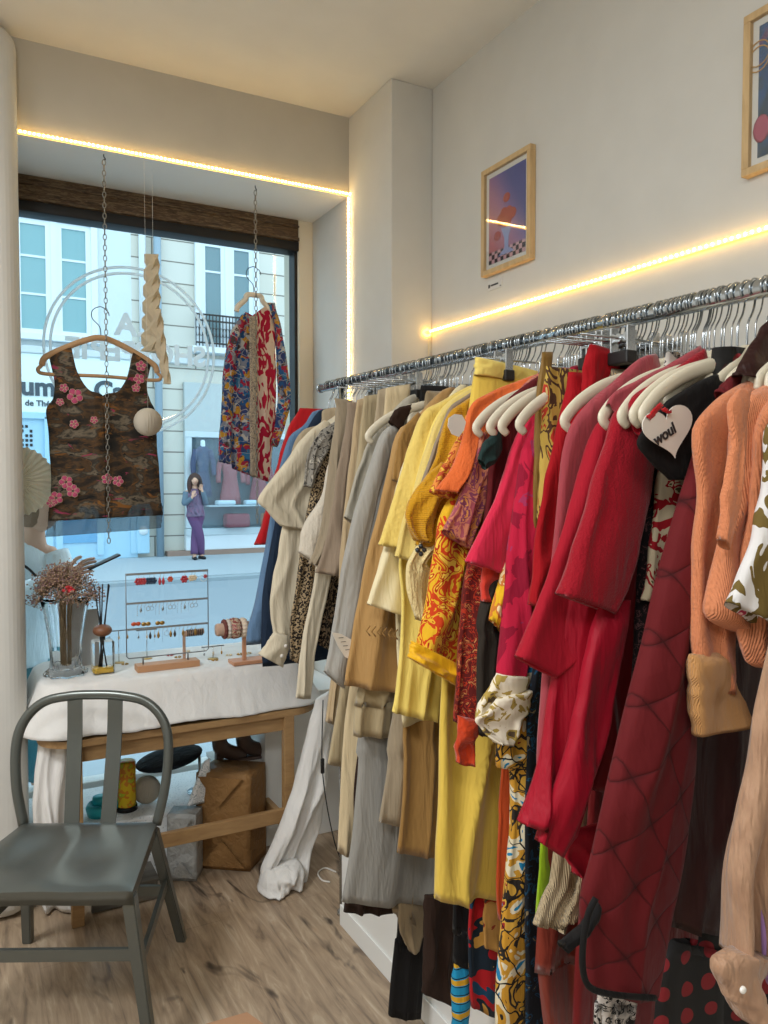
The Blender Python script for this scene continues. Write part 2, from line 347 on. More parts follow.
# ------------------------------------------------------------------ street
mroad=plain('asphalt','#8f9ba3',.85,0,60,.3,.01,.08); mpave=plain('pavement','#a9b4ba',.8,0,12,.2,.01,.06); mkerb=plain('kerb_stone','#93a0a6',.8)
struct('street_ground',box(bmesh.new(),-30,40,5.6,12.2,-.2,-.06),mroad); struct('sidewalk_far',box(bmesh.new(),-30,40,12.35,16,-.2,.02),mpave)
struct('kerb_far',box(bmesh.new(),-30,40,12.2,12.35,-.2,.0,.01),mkerb); struct('sidewalk_near',box(bmesh.new(),-30,40,3.62,5.6,-.2,-.02),mpave)
def stone_mat():
    t=NT('facade_stone'); br=t.new('TexBrick'); v=t.mapping((1,1,1),(math.radians(90),0,0)); t.link(v,br.inputs['Vector']); br.inputs['Scale'].default_value=1; br.inputs['Brick Width'].default_value=1.7; br.inputs['Row Height'].default_value=.42
    br.inputs['Mortar Size'].default_value=.014; br.inputs['Color1'].default_value=lin('#d6d3c8'); br.inputs['Color2'].default_value=lin('#cfcabc'); br.inputs['Mortar'].default_value=lin('#807a70')
    t.link(br.outputs[0],t.b.inputs['Base Color']); t.link(t.bump(br.outputs[1],-.5,.03),t.b.inputs['Normal']); t.b.inputs['Roughness'].default_value=.9; return t.m
FY=16.0
struct('wall_facade_plain',box(bmesh.new(),-14,3.0,FY,FY+.4,0,11),plain('facade_pale','#d3dbdc',.9))
struct('wall_facade_stone',box(bmesh.new(),3.0,20,FY+.0,FY+.4,0,11),stone_mat())
mfw=plain('window_white','#dfe6ea',.6); mcurt=plain('teal_pane','#7fa9ad',.3); mpane=plain('dim_pane','#6f8a90',.15)
def fwin(label,x0,x1,z0,z1,pm,bars):
    e=empty('facade_window',((x0+x1)/2,FY-.05,z0),label,'window'); bm=bmesh.new(); f=.09
    box(bm,x0-.12,x0,FY-.12,FY-.01,z0,z1,.01); box(bm,x1,x1+.12,FY-.12,FY-.01,z0,z1,.01); box(bm,x0-.12,x1+.12,FY-.12,FY,z1,z1+.14,.01); box(bm,x0-.15,x1+.15,FY-.2,FY,z0-.12,z0,.01)
    obj('surround',bm,mfw,e,False)
    xm=(x0+x1)/2
    for a,b in ((x0,xm-.05),(xm+.05,x1)):
        bm=bmesh.new(); box(bm,a,a+f,FY-.08,FY-.01,z0+f,z1-f); box(bm,b-f,b,FY-.08,FY-.01,z0+f,z1-f); box(bm,a,b,FY-.08,FY,z0,z0+f); box(bm,a,b,FY-.08,FY,z1-f,z1)
        for q in bars: zz=z0+(z1-z0)*q; box(bm,a+f,b-f,FY-.07,FY,zz-.02,zz+.02)
        s=obj('casement',bm,mfw,e,False); obj('pane',box(bmesh.new(),a+.02,b-.02,FY-.05,FY-.03,z0+.02,z1-.02),pm,s,False)
    obj('mullion',box(bmesh.new(),xm-.055,xm+.055,FY-.1,FY,z0,z1),mfw,e,False); return e
fwin('tall white street window with pale teal panes above the café sign',.95,2.25,4.22,6.3,mcurt,(.35,.68))
fwin('tall white-framed street window behind the wrought-iron railing',4.35,5.45,4.25,6.35,mpane,(.72,))
fwin('dim street window hidden mostly left of the pillar',-2.2,-.9,4.22,6.3,mpane,(.35,.68))
fwin('street window far to the right of the railed one',7.6,8.7,4.25,6.35,mpane,(.72,))
e=empty('balcony_railing',(4.9,15.7,4.2),'dark wrought-iron balcony railing below the right street window','railing'); bm=bmesh.new()
for z in (4.28,4.72,4.84): box(bm,4.18,5.62,15.68,15.71,z-.015,z+.015)
obj('rail',bm,mdark,e,False); bm=bmesh.new()
for i in range(22):
    x=4.18+i*1.44/21; box(bm,x-.008,x+.008,15.685,15.705,4.2,4.84)
    if i<21: tube(bm,[(x+.034+.03*math.cos(a*.63),15.695,4.5+.09*math.sin(a*.63)) for a in range(10)],.006,seg=4,closed=True)
obj('baluster_row',bm,mdark,e,False); obj('slab',rbox(4.1,5.7,15.62,16,4.08,4.2,.01),mfw,e,False)
tag(obj('stone_cornice',rbox(-6,14,15.86,16,3.86,4.0,.02),plain('cornice','#cfd6d8',.85),smooth=False),'long pale cornice ledge above the shop signs across the street','ledge')
# cafe
e=empty('cafe_front',(1.9,15.95,0),'pale blue café front with dark lettering across the street','shopfront')
mblue=plain('pale_blue_paint','#a9cfe2',.6); mblue2=plain('blue_glass','#6ea6cc',.2); mletter=plain('slate_letters','#3f4c55',.6)
obj('sign_band',rbox(-1.5,3.05,15.9,16.0,2.78,3.86,.01),plain('sign_white','#e2efee',.7),e,False)
bm=bmesh.new(); box(bm,-1.5,3.05,15.86,15.98,2.66,2.78,.01)
for x in (-.2,1.45,1.62,2.35,2.97): box(bm,x-.06,x+.06,15.86,15.98,0.1,2.7,.005)
box(bm,-1.5,3.05,15.9,15.98,.02,.6,.01); obj('timber_frame',bm,mblue,e,False)
bm=bmesh.new(); box(bm,2.4,2.95,15.93,15.97,.6,2.68); obj('panel',bm,mblue,e,False)
bm=bmesh.new(); box(bm,-.2,1.45,15.93,15.97,.6,2.68)
for i in range(8):
    for j in range(18):
        if (i*7+j*3)%5: box(bm,.62+i*.075,.665+i*.075,15.915,15.928,1.05+j*.085,1.10+j*.085,mi=1)
obj('perforated_panel',bm,[mblue,mdark],e,False)
obj('door_pane',box(bmesh.new(),1.68,2.3,15.87,15.895,.35,1.0),mblue2,e,False)
text('lettering','um',.47,(1.00,15.89,3.10),(math.radians(90),0,0),mletter,e,.01,off=.016)
text('lettering','Café',.49,(2.27,15.89,3.08),(math.radians(90),0,0),mletter,e,.01,off=.016)
text('lettering','de Thé',.15,(1.07,15.89,2.90),(math.radians(90),0,0),mletter,e,.005,off=.003)
tag(obj('drain_pipe',T([(3.48,15.88,.0),(3.48,15.88,9)],.075,seg=12),plain('pipe_grey','#8fa3b0',.6)),'tall grey-blue drainpipe between the café and the boutique across the street','pipe')
e=empty('gas_meter',(3.14,15.85,.1),'small pale meter box with a round cap low beside the drainpipe','meter'); obj('case',rbox(3.02,3.26,15.8,15.99,.1,.85,.02),mblue,e,False); obj('dial',lathe(bmesh.new(),[(.0,-.02),(.08,-.02),(.09,.0),(.06,.03),(0,.03)],(3.14,15.79,.55),16,'y'),mfw,e)
tag(obj('white_downpipe',T([(3.2,15.91,4.0),(3.2,15.91,9)],.07,seg=12),mfw),'white downpipe beside the upper stonework across the street','pipe')
# boutique
e=empty('boutique_front',(6.2,15.9,0),'boutique shop window with clothes on display across the street','shopfront')
mtrim=plain('shop_trim','#c9d4d8',.6); bm=bmesh.new()
box(bm,3.99,4.12,15.85,15.985,.57,2.4,.005); box(bm,3.98,9.4,15.84,15.99,2.4,2.52,.01); box(bm,3.98,9.4,15.8,15.99,.42,.56,.01); box(bm,9.3,9.39,15.85,15.985,.57,2.4,.005)
obj('timber_frame',bm,mtrim,e,False)
obj('fascia',rbox(3.98,9.4,15.86,15.99,2.52,3.5,.01),plain('fascia_grey','#b9c0bf',.7),e,False)
obj('stall_riser',rbox(3.98,9.4,15.83,15.99,.12,.42,.01),mfw,e,False)
obj('plinth_strip',rbox(3.6,9.4,15.8,15.99,.0,.12,.005),plain('plinth_brown','#9a7f70',.8),e,False)
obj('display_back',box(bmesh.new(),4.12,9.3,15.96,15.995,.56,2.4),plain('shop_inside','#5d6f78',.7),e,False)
obj('shelf',rbox(4.4,9.2,15.62,15.95,1.0,1.03,.004),mtrim,e,False)
obj('glass',box(bmesh.new(),4.12,9.3,15.55,15.555,.56,2.4),mglass,e,False)
def mann(x,z0,z1,col,label,w=.2):
    e=empty('mannequin',(x,15.8,z0),label,'mannequin'); bm=bmesh.new(); h=z1-z0
    lathe(bm,[(.0,z0),(w*1.15,z0),(w*1.05,z0+.15*h),(w*.7,z0+.5*h),(w*.95,z0+.72*h),(w*.85,z0+.84*h),(w*.3,z0+.9*h),(0,z0+.91*h)],(x,15.78,0),18,mod=lambda t,z:1+.06*math.sin(9*t))
    for v in bm.verts: v.co.y=15.78+(v.co.y-15.78)*.55
    obj('garment',bm,plain('display_cloth','%s'%col,.8),e); obj('neck_cap',lathe(bmesh.new(),[(.05,z0+.88*h),(.045,z1-.02),(0,z1)],(x,15.78,0),12),mfw,e)
    bm=bmesh.new(); 
    for s in (-1,1): tube(bm,[(x+s*w*.8,15.78,z0+.82*h),(x+s*w*1.25,15.76,z0+.6*h),(x+s*w*1.3,15.72,z0+.38*h)],[.07,.06,.05],n=8,seg=8)
    obj('sleeve',bm,D.materials['display_cloth'] if False else plain('display_sleeve',col,.8),e)
mann(4.32,1.2,2.35,'#46506a','dark blue dressed mannequin at the left edge of the boutique window',.16)
mann(4.88,1.05,2.2,'#a05a5c','mannequin in a rust red coat in the middle of the boutique window')
mann(5.5,1.05,2.1,'#8f4048','mannequin in a crimson jacket right of the rust red one')
mann(6.4,1.05,2.15,'#5a7f9a','mannequin in a blue top at the right of the boutique window')
for k,(x,z,c,l) in enumerate([(4.75,1.03,'#d8e4ea','folded white cloth on the boutique shelf, left one'),(5.35,1.03,'#c9dce6','folded pale blue cloth in the middle of the boutique shelf'),(5.9,1.03,'#dfe6ea','folded white cloth at the right of the boutique shelf')]):
    tag(obj('folded_cloth',rbox(x-.2,x+.2,15.6,15.8,z,z+.1,.04,3),plain('folded%d'%k,c,.8)),l,'cloth')
for k,(x,c) in enumerate([(5.0,'#8c3c46'),(5.8,'#b08050')]):
    tag(obj('storage_basket',rbox(x-.25,x+.25,15.6,15.9,.57,.85,.05,3),plain('basket%d'%k,c,.8)),['dark red bundle','tan bundle'][k]+' under the shelf of the boutique window','bundle')
# ------------------------------------------------------------------ people
mskin=plain('skin','#d8a88c',.55); mhair=plain('hair_brown','#3d2a22',.7,0,60,.4,.01)
def skin_fig(name,J,E,m,parent=None,sub=2,smooth=True):
    """J: {key:(pos,radius)}; E: pairs; first key is the root (pelvis)"""
    ks=list(J); me=D.meshes.new(name); me.from_pydata([Vector(J[k][0])-Vector(parent_origin(parent) if parent else (0,0,0)) for k in ks],[(ks.index(a),ks.index(b)) for a,b in E],[])
    o=D.objects.new(name,me); COL.objects.link(o); o.parent=parent; me.materials.append(m)
    md=o.modifiers.new('skin','SKIN'); md.use_smooth_shade=True
    for i,k in enumerate(ks):
        r=J[k][1]; me.skin_vertices[0].data[i].radius=(r,r) if not isinstance(r,tuple) else r
    me.skin_vertices[0].data[0].use_root=True
    s=o.modifiers.new('sub','SUBSURF'); s.levels=sub; s.render_levels=sub; return o
def head(parent,c,r,facing,hm,hair=None):
    """skull with nose, eyes, mouth, ears; facing = horizontal unit vector"""
    f=Vector(facing).normalized(); s=Vector((f.y,-f.x,0)); u=Vector((0,0,1)); c=Vector(c)
    def P(a,b,d): return c+s*a*r+f*b*r+u*d*r
    bm=bmesh.new(); res=bmesh.ops.create_icosphere(bm,subdivisions=3,radius=1)
    for v in res['verts']:
        x,y,z=v.co; k=1-.28*max(0,-z)**1.5; y2=y*.98+(.1 if y>.5 and z<.2 else 0)
        if z<-.3 and y<0: y2*=.8
        v.co=P(x*.76*k,y2*k,z*1.12)
    ball(bm,P(0,1.02,-.12),r*.13,2,(1,1,1.7)); ball(bm,P(0,.9,-.55),r*.1,2,(1.6,1,.7))
    for q in (-1,1): ball(bm,P(q*.78,0,-.05),r*.16,2,(.6,.8,1.5))
    obj('face',bm,mskin,parent)
    for q in (-1,1): obj('eye',ball(bmesh.new(),P(q*.28,.93,.05),r*.075,2,(1.3,.6,.7)),mink,parent)
    obj('mouth',ball(bmesh.new(),P(0,.93,-.5),r*.09,2,(1.9,.6,.5)),plain('lips','#a85a58',.5),parent)
    if hair: hair(P)
def hand(J,E,wrist,fd,sd,root,key,k=1.0):
    """add palm and five fingers to a joint dict. fd finger direction, sd towards the thumb side"""
    w=Vector(wrist); f=Vector(fd).normalized(); s=Vector(sd).normalized(); n=f.cross(s)
    J[key+'palm']=(w+f*.05*k,(.022*k,.016*k)); E.append((root,key+'palm'))
    for i,(o,l) in enumerate(((.028,.07),(.010,.08),(-.009,.074),(-.027,.058))):
        a=w+f*.085*k+s*o*k; J[f'{key}f{i}a']=(a,.0085*k); b=a+f*l*.45*k+n*.012*k; J[f'{key}f{i}b']=(b,.008*k); c=b+f*l*.35*k+n*.03*k; J[f'{key}f{i}c']=(c,.007*k)
        E+= [(key+'palm',f'{key}f{i}a'),(f'{key}f{i}a',f'{key}f{i}b'),(f'{key}f{i}b',f'{key}f{i}c')]
    a=w+f*.03*k+s*.035*k; b=a+f*.03*k+s*.022*k; J[key+'t1']=(a,.010*k); J[key+'t2']=(b,.009*k); J[key+'t3']=(b+f*.026*k+n*.01*k,.0075*k)
    E+=[(key+'palm',key+'t1'),(key+'t1',key+'t2'),(key+'t2',key+'t3')]
# woman on the far pavement
px,py=3.95,15.05
def V(x,y,z): return (px+x,py+y,z)
e=empty('person',(px,py,0),'person with long dark hair, patterned waistcoat and purple trousers standing on the far pavement','person')
J={'pel':(V(.02,0,.88),(.13,.1)),'wst':(V(.01,0,1.03),(.115,.085)),'chs':(V(0,0,1.22),(.14,.1)),'nk':(V(0,-.01,1.38),.055),'hd':(V(0,-.02,1.47),.06)}
E=[('pel','wst'),('wst','chs'),('chs','nk'),('nk','hd')]
for s,k in ((-1,'l'),(1,'r')):
    J[k+'sh']=(V(s*.15,0,1.30),.055); J[k+'el']=(V(s*.2,-.06,1.10),.042); J[k+'wr']=(V(s*.1,-.2,1.2 if s<0 else 1.32),.028)
    E+=[('chs',k+'sh'),(k+'sh',k+'el'),(k+'el',k+'wr')]
    hand(J,E,J[k+'wr'][0],(-s*.3,-.1,1),(-s,-.4,0),k+'wr',k)
    J[k+'hp']=(V(s*.075+.02,0,.82),.085); J[k+'kn']=(V((.06 if s<0 else -.0)+.02,-.06 if s<0 else .02,.47),.058); J[k+'an']=(V((.1 if s<0 else -.04)+.02,-.03*s,.09),.036); J[k+'to']=(V((.12 if s<0 else -.07)+.02,-.16-.03*s,.05),.03)
    E+=[('pel',k+'hp'),(k+'hp',k+'kn'),(k+'kn',k+'an'),(k+'an',k+'to')]
skin_fig('body',J,E,mskin,e)
# clothing skins
mtro=plain('purple_trousers','#5f3f66',.8); mvest=printed('waistcoat_print',[(0,'#4a4658'),(.45,'#7d6f86'),(.6,'#8a4f66')],30); mslv=plain('grey_sleeve','#5f7482',.8)
for s,k in ((-1,'l'),(1,'r')):
    obj('trouser_leg',T([V(.02+s*.03,0,1.0),V(.02+s*.06,0,.86),J[k+'kn'][0],Vector(J[k+'an'][0])+Vector((0,0,.03))],[.10,.115,.082,.075],n=20,seg=16,flat=(1,.95)),mtro,e)
obj('waistcoat',T([V(.02,0,.84),V(.015,0,.98),V(.0,0,1.12),V(0,0,1.26),V(0,0,1.35),V(0,0,1.39)],[0.185,0.165,0.165,0.18,0.13,0.065],n=24,seg=18,flat=(1,.72)),mvest,e)
for k in 'lr':
    obj('sleeve',T([J[k+'sh'][0],Vector(J[k+'sh'][0]).lerp(Vector(J[k+'el'][0]),.5),J[k+'el'][0],J[k+'wr'][0]],[.07,.062,.056,.036],n=18,seg=12),mslv,e)
    sh_=bmesh.new(); a,b=Vector(J[k+'an'][0]),Vector(J[k+'to'][0]); tube(sh_,[a+Vector((0,.05,-.045)),a+Vector((0,-.03,-.04)),b+Vector((0,-.03,-.005))],[.04,.045,.035],n=8,seg=10); obj('shoe',sh_,mdark,e)
def hw(P):
    bm=bmesh.new(); ball(bm,P(0,-.16,.2),.112,3,(1.0,1.0,1.15))
    for s in (-1,1): tube(bm,[P(s*.5,.1,.9),P(s*.85,.25,0),P(s*.95,.25,-1.2),P(s*.9,.6,-2.6)],[.04,.05,.05,.02],n=14,seg=8)
    tube(bm,[P(0,-.6,.6),P(0,-.9,-.8),P(0,-.7,-2.4)],[.08,.1,.04],n=12,seg=10); obj('hair',bm,mhair,e)
head(e,V(0,-.03,1.53),.105,(-.2,-1,0),mskin,hw)
tag(obj('mobile_phone',rbox(px+.055,px+.067,py-.21,py-.14,1.42,1.55,.003),mdark),'tiny dark phone held to the ear of the standing person across the street','phone')
# passer-by just outside the glass
qx,qy=.255,3.98
def V(x,y,z): return (qx+x,qy+y,z)
e=empty('person',(qx,qy,-.02),'person in a white sweater stooping over a phone just outside the window glass','person')
J={'pel':(V(-.05,.15,.72),(.14,.1)),'wst':(V(-.04,.12,.9),(.12,.09)),'chs':(V(-.03,.02,1.1),(.14,.1)),'nk':(V(.02,-.03,1.24),.05),'hd':(V(.05,-.05,1.33),.055)}
E=[('pel','wst'),('wst','chs'),('chs','nk'),('nk','hd')]
for s,k in ((-1,'l'),(1,'r')):
    J[k+'sh']=(V(s*.15-.03,.0,1.16),.05); J[k+'el']=(V(s*.2,-.08,.93),.04); J[k+'wr']=(V(.15 if s>0 else .06,-.16 if s>0 else -.2,1.07 if s>0 else 1.05),.026)
    E+=[('chs',k+'sh'),(k+'sh',k+'el'),(k+'el',k+'wr')]
    hand(J,E,J[k+'wr'][0],(.9 if s>0 else 1,0,.45 if s>0 else .15),(0,-.2,1),k+'wr',k,1.0)
    J[k+'hp']=(V(s*.08-.05,.15,.66),.08); J[k+'kn']=(V(s*.1-.05,.05,.38),.055); J[k+'an']=(V(s*.1-.05,.15,.05),.038); J[k+'to']=(V(s*.12-.05,.02,.02),.03)
    E+=[('pel',k+'hp'),(k+'hp',k+'kn'),(k+'kn',k+'an'),(k+'an',k+'to')]
skin_fig('body',J,E,mskin,e)
msw=fabric('white_sweater','#e4eef2',wr=.5); mje=plain('teal_jeans','#3f7f8a',.8)
obj('sweater',T([V(-.05,.15,.64),V(-.05,.14,.78),V(-.04,.11,.92),V(-.03,.03,1.08),V(-.01,-.01,1.18),V(.015,-.03,1.245)],[0.19,0.175,0.17,0.19,0.14,0.06],n=24,seg=18,flat=(1,.72)),msw,e)
for s,k in ((-1,'l'),(1,'r')):
    obj('sleeve',T([J[k+'sh'][0],Vector(J[k+'sh'][0]).lerp(Vector(J[k+'el'][0]),.5),J[k+'el'][0],J[k+'wr'][0]],[.075,.07,.066,.04],n=18,seg=12),msw,e)
    obj('jeans_leg',T([V(s*.04-.05,.15,.82),J[k+'hp'][0],J[k+'kn'][0],Vector(J[k+'an'][0])+Vector((0,0,.03))],[.11,.105,.075,.06],n=20,seg=16),mje,e)
def hw2(P):
    bm=bmesh.new(); ball(bm,P(0,-.2,.22),.112,3,(1.02,1.02,1.12)); tube(bm,[P(0,-.9,.2),P(0,-1.1,-.5),P(0,-.8,-1.2)],[.07,.06,.02],n=10,seg=8); obj('hair',bm,plain('hair_light','#8a6a50',.7,0,60,.4,.01),e)
head(e,V(.06,-.06,1.385),.105,(.6,-.75,0),mskin,hw2)
bm=bmesh.new(); tube(bm,[V(-.16,-.06,1.2),V(.02,-.135,1.1),V(.14,-.09,.86),V(.2,0,.7)],.006,n=20,seg=6); tag(obj('shoulder_strap',bm,mdark),'thin dark bag strap across the white sweater outside the window','strap')
ph=rbox(-.075,.075,-.037,.037,-.004,.004,.003); bmesh.ops.rotate(ph,verts=ph.verts,matrix=Matrix.Rotation(math.radians(-24),3,'Y'),cent=(0,0,0)); bmesh.ops.translate(ph,verts=ph.verts,vec=V(.32,-.19,1.135))
tag(obj('mobile_phone',ph,mdark),'dark phone held flat by the person in the white sweater','phone')
# ------------------------------------------------------------------ cloth panel builder
def W2(p,Y,slant=0,X0=1.15):
    """pixel of the traced photo -> (x,z) on the cloth's own vertical plane at depth Y"""
    d=FW*F+RT*(p[0]-CXp)-UP*(p[1]-CYp)
    t=(Y-slant*X0-CAM.y)/(d.y-slant*d.x); q=CAM+d*t; return (q.x,q.z)
def resample(P,n):
    C=catmull([Vector((p[0],0,p[1])) for p in P],max(60,n)) if len(P)>2 else catmull([Vector((p[0],0,p[1])) for p in P],60)
    L=[0]
    for a,b in zip(C,C[1:]): L.append(L[-1]+(b-a).length)
    out=[];k=0
    for i in range(n):
        s=L[-1]*i/(n-1)
        while k<len(L)-2 and L[k+1]<s: k+=1
        u=(s-L[k])/max(1e-9,L[k+1]-L[k]); out.append(C[k].lerp(C[k+1],min(1,u)))
    return [(v.x,v.z) for v in out]
def cloth(L,R,Y,th=.02,fold=.01,seed=0,nr=44,nc=26,slant=0,sides='LR',freq=13,top=.4,hem=True,bm=None,index=False,X0=1.15,taper=.1,lens_=0,wav=0):
    """hanging cloth as a closed, folded sleeve of fabric between edge lines L and R ((x,z) lists) around plane y=Y"""
    bm=bm or bmesh.new()
    if index:
        a=catmull([Vector((p[0],0,p[1])) for p in L],nr); b=catmull([Vector((p[0],0,p[1])) for p in R],nr); a=[(v.x,v.z) for v in a]; b=[(v.x,v.z) for v in b]
    else: a,b=resample(L,nr),resample(R,nr)
    rings=[]
    def row(i,inset=0,dz=0):
        l,r=a[i],b[i]; t=i/(nr-1); w=max(.01,math.hypot(r[0]-l[0],r[1]-l[1])); prof=min(1,top+t/max(taper,1e-3)*(1-top)); A=fold*min(1,.2+t*1.3); F_,B_=[],[]
        for j in range(nc+1):
            u=j/nc; x=l[0]+(r[0]-l[0])*u; z=l[1]+(r[1]-l[1])*u
            s=4*u*(1-u)
            if sides=='L': s=1-(1-u)**2 if u<1 else 1
            elif sides=='R': s=1-u*u
            h=th*prof*max(s,0)**.38*(1-inset)*(1+.25*noise.noise(Vector((seed*3.3,t*2.5,u*2))))
            q=Vector((u*w*freq+seed*7.1+t*.6*noise.noise(Vector((seed,t*2,0))),t*1.3+seed,seed*1.9)); n=noise.noise(q)
            n2=noise.noise(Vector((u*w*freq*2.3+seed,t*2.2,seed*.7)))
            rg=1-abs(math.sin(3.14159*(u*w*freq*.62+seed*1.7+.8*noise.noise(Vector((seed*2.1,t*1.6,u*1.5)))))); d=A*(1.5*n+.6*n2+1.0*(.5-rg**1.6)*min(1,t*1.5))*(.35+.65*min(1,s*1.6)); zz=z+dz+wav*math.sin(u*w*70+seed)*t
            yb=Y+slant*(x-X0); jx=.004*noise.noise(Vector((t*9,seed,u)))
            F_.append((x+jx,yb-h+d,zz)); B_.append((x+jx,yb+h+d*.85,zz))
        loop=F_+B_[::-1][1 if sides!='R' and True else 0:]
        if sides!='R': loop=F_+B_[::-1][1:-1] if sides=='LR' else F_+B_[::-1][:-1]
        else: loop=F_+B_[::-1]; loop=F_[:-1]+B_[::-1]
        if sides=='L': loop=F_+B_[::-1][:-1]
        return [bm.verts.new(v) for v in loop]
    for i in range(nr): rings.append(row(i))
    if hem: rings.append(row(nr-1,.25,.004)); rings.append(row(nr-3,.35,0))
    for A,B in zip(rings,rings[1:]):
        n=len(A)
        for k in range(n): bm.faces.new((A[k],A[(k+1)%n],B[(k+1)%n],B[k]))
    try: bm.faces.new(rings[0][::-1]); bm.faces.new(rings[-1])
    except Exception: pass
    return bm
def px(P,Y,slant=0,X0=1.15): return [W2(p,Y,slant,X0) for p in P]
# ------------------------------------------------------------------ table with cloth
mpine=wood('table_wood','#94714a','#ad8a5c',1,st=(6,30,30)); mcl=fabric('white_tablecloth','#dcdad6',wr=.25,wd=.02,sheen=0,wstretch=.45)
mcl2=fabric('white_drape_cloth','#e4e2de',wr=.6,wd=.02,sheen=0)
e=empty('display_table',(.66,3.0,0),'oak trestle display table in the window, mostly under a white cloth','table')
bm=bmesh.new()
def slabpoly(x0,x1,y0,y1,r,n=8):
    P=[]
    for cx,cy,a0 in ((x1-r,y0+r,-90),(x1-r,y1-r,0),(x0+r,y1-r,90),(x0+r,y0+r,180)):
        for i in range(n+1):
            a=math.radians(a0+90*i/n); P.append((cx+r*math.cos(a),cy+r*math.sin(a)))
    return P
obj('table_top',prism(bmesh.new(),slabpoly(.215,1.225,2.782,3.33,.12),2,.612,.636),mpine,e,False)
obj('riser',prism(bmesh.new(),slabpoly(.25,1.17,2.88,3.30,.06),2,.642,.775),mpine,e,False)
bm=rbox(.32,1.10,2.80,2.822,.555,.614,.003); obj('apron',bm,mpine,e,False); obj('apron',rbox(.32,1.10,3.24,3.262,.555,.614,.003),mpine,e,False)
for x,y,d in ((.325,2.80,0),(1.085,2.80,0),(.325,3.26,0),(1.085,3.26,0)):
    obj('leg',rbox(x-.02,x+.02,y-.018,y+.018,0,.613,.003),mpine,e,False)
obj('stretcher',rbox(.345,1.065,2.775,2.797,.21,.262,.003),mpine,e,False)
for x in (.325,1.085): obj('side_stretcher',rbox(x-.012,x+.012,2.82,3.24,.16,.205,.003),mpine,e,False)
# cloth : rounded top + rippled skirt
def cloth_top():
    bm=bmesh.new(); base=slabpoly(.235,1.185,2.865,3.31,.09,8); P=[]
    for a,b in zip(base,base[1:]+base[:1]):
        n=max(1,int(math.hypot(b[0]-a[0],b[1]-a[1])/.012))
        for k in range(n): P.append((a[0]+(b[0]-a[0])*k/n,a[1]+(b[1]-a[1])*k/n))
    cx,cy=.71,3.09; N=len(P); rings=[]; Ls=[(.0,.0,.806)]
    for k,(off,z) in enumerate([(-.09,.806),(-.03,.805),(-.006,.803),(.006,.795),(.018,.77),(.04,.72),(.066,.675),(.082,.652),(.086,.642)]):
        ring=[]
        for i,(x,y) in enumerate(P):
            dx,dy=x-cx,y-cy; 
            ex=(abs(dx)/.48)**6; ey=(abs(dy)/.22)**6; nx,ny=(dx/.48)**5/.48,(dy/.22)**5/.22; L=math.hypot(nx,ny) or 1; nx/=L; ny/=L
            s=max(0,(k-3)/5); rip=s*(.014*noise.noise(Vector((x*9,y*9,1)))*1.6+.008*noise.noise(Vector((x*28,y*28,4)))); wob=.0025*noise.noise(Vector((x*14,y*14,z*9)))
            zz=z+wob+(-.012*noise.noise(Vector((x*5,y*5,7)))*s if k>5 else 0)
            zz=max(zz,.640)
            ring.append(bm.verts.new((x+nx*(off+rip),y+ny*min(off+rip,.10),zz)))
        rings.append(ring)
    for A,B in zip(rings,rings[1:]):
        for i in range(N): bm.faces.new((A[i],A[(i+1)%N],B[(i+1)%N],B[i]))
    bm.faces.new(rings[0]); return bm
tc=empty('tablecloth',(.7,3.0,.8),'wrinkled white cloth draped over the window display table with both ends trailing to the floor','tablecloth')
o=obj('cloth_top',cloth_top(),mcl,tc); md=o.modifiers.new('thick','SOLIDIFY'); md.thickness=.002; md.offset=1
Yd=2.72
obj('drape',cloth(px([(316,700),(300,762),(284,815),(270,850),(261,868),(262,882)],Yd),px([(332,690),(327,760),(324,815),(312,852),(308,868),(306,884)],Yd),Yd,.035,.03,5,nr=50,freq=22),mcl2,tc)
obj('drape',cloth([(.245,.80),(.225,.66),(.20,.4),(.205,.12),(.23,.01)],[(.36,.80),(.335,.66),(.325,.4),(.33,.12),(.335,.01)],2.92,.05,.03,9,nr=50,freq=20),mcl2,tc)
obj('drape_foot',cloth([(.955,.085),(.94,.05),(.93,.008)],[(1.08,.10),(1.105,.06),(1.10,.008)],2.70,.07,.02,12,nr=16,freq=26,taper=.4),mcl2,tc)
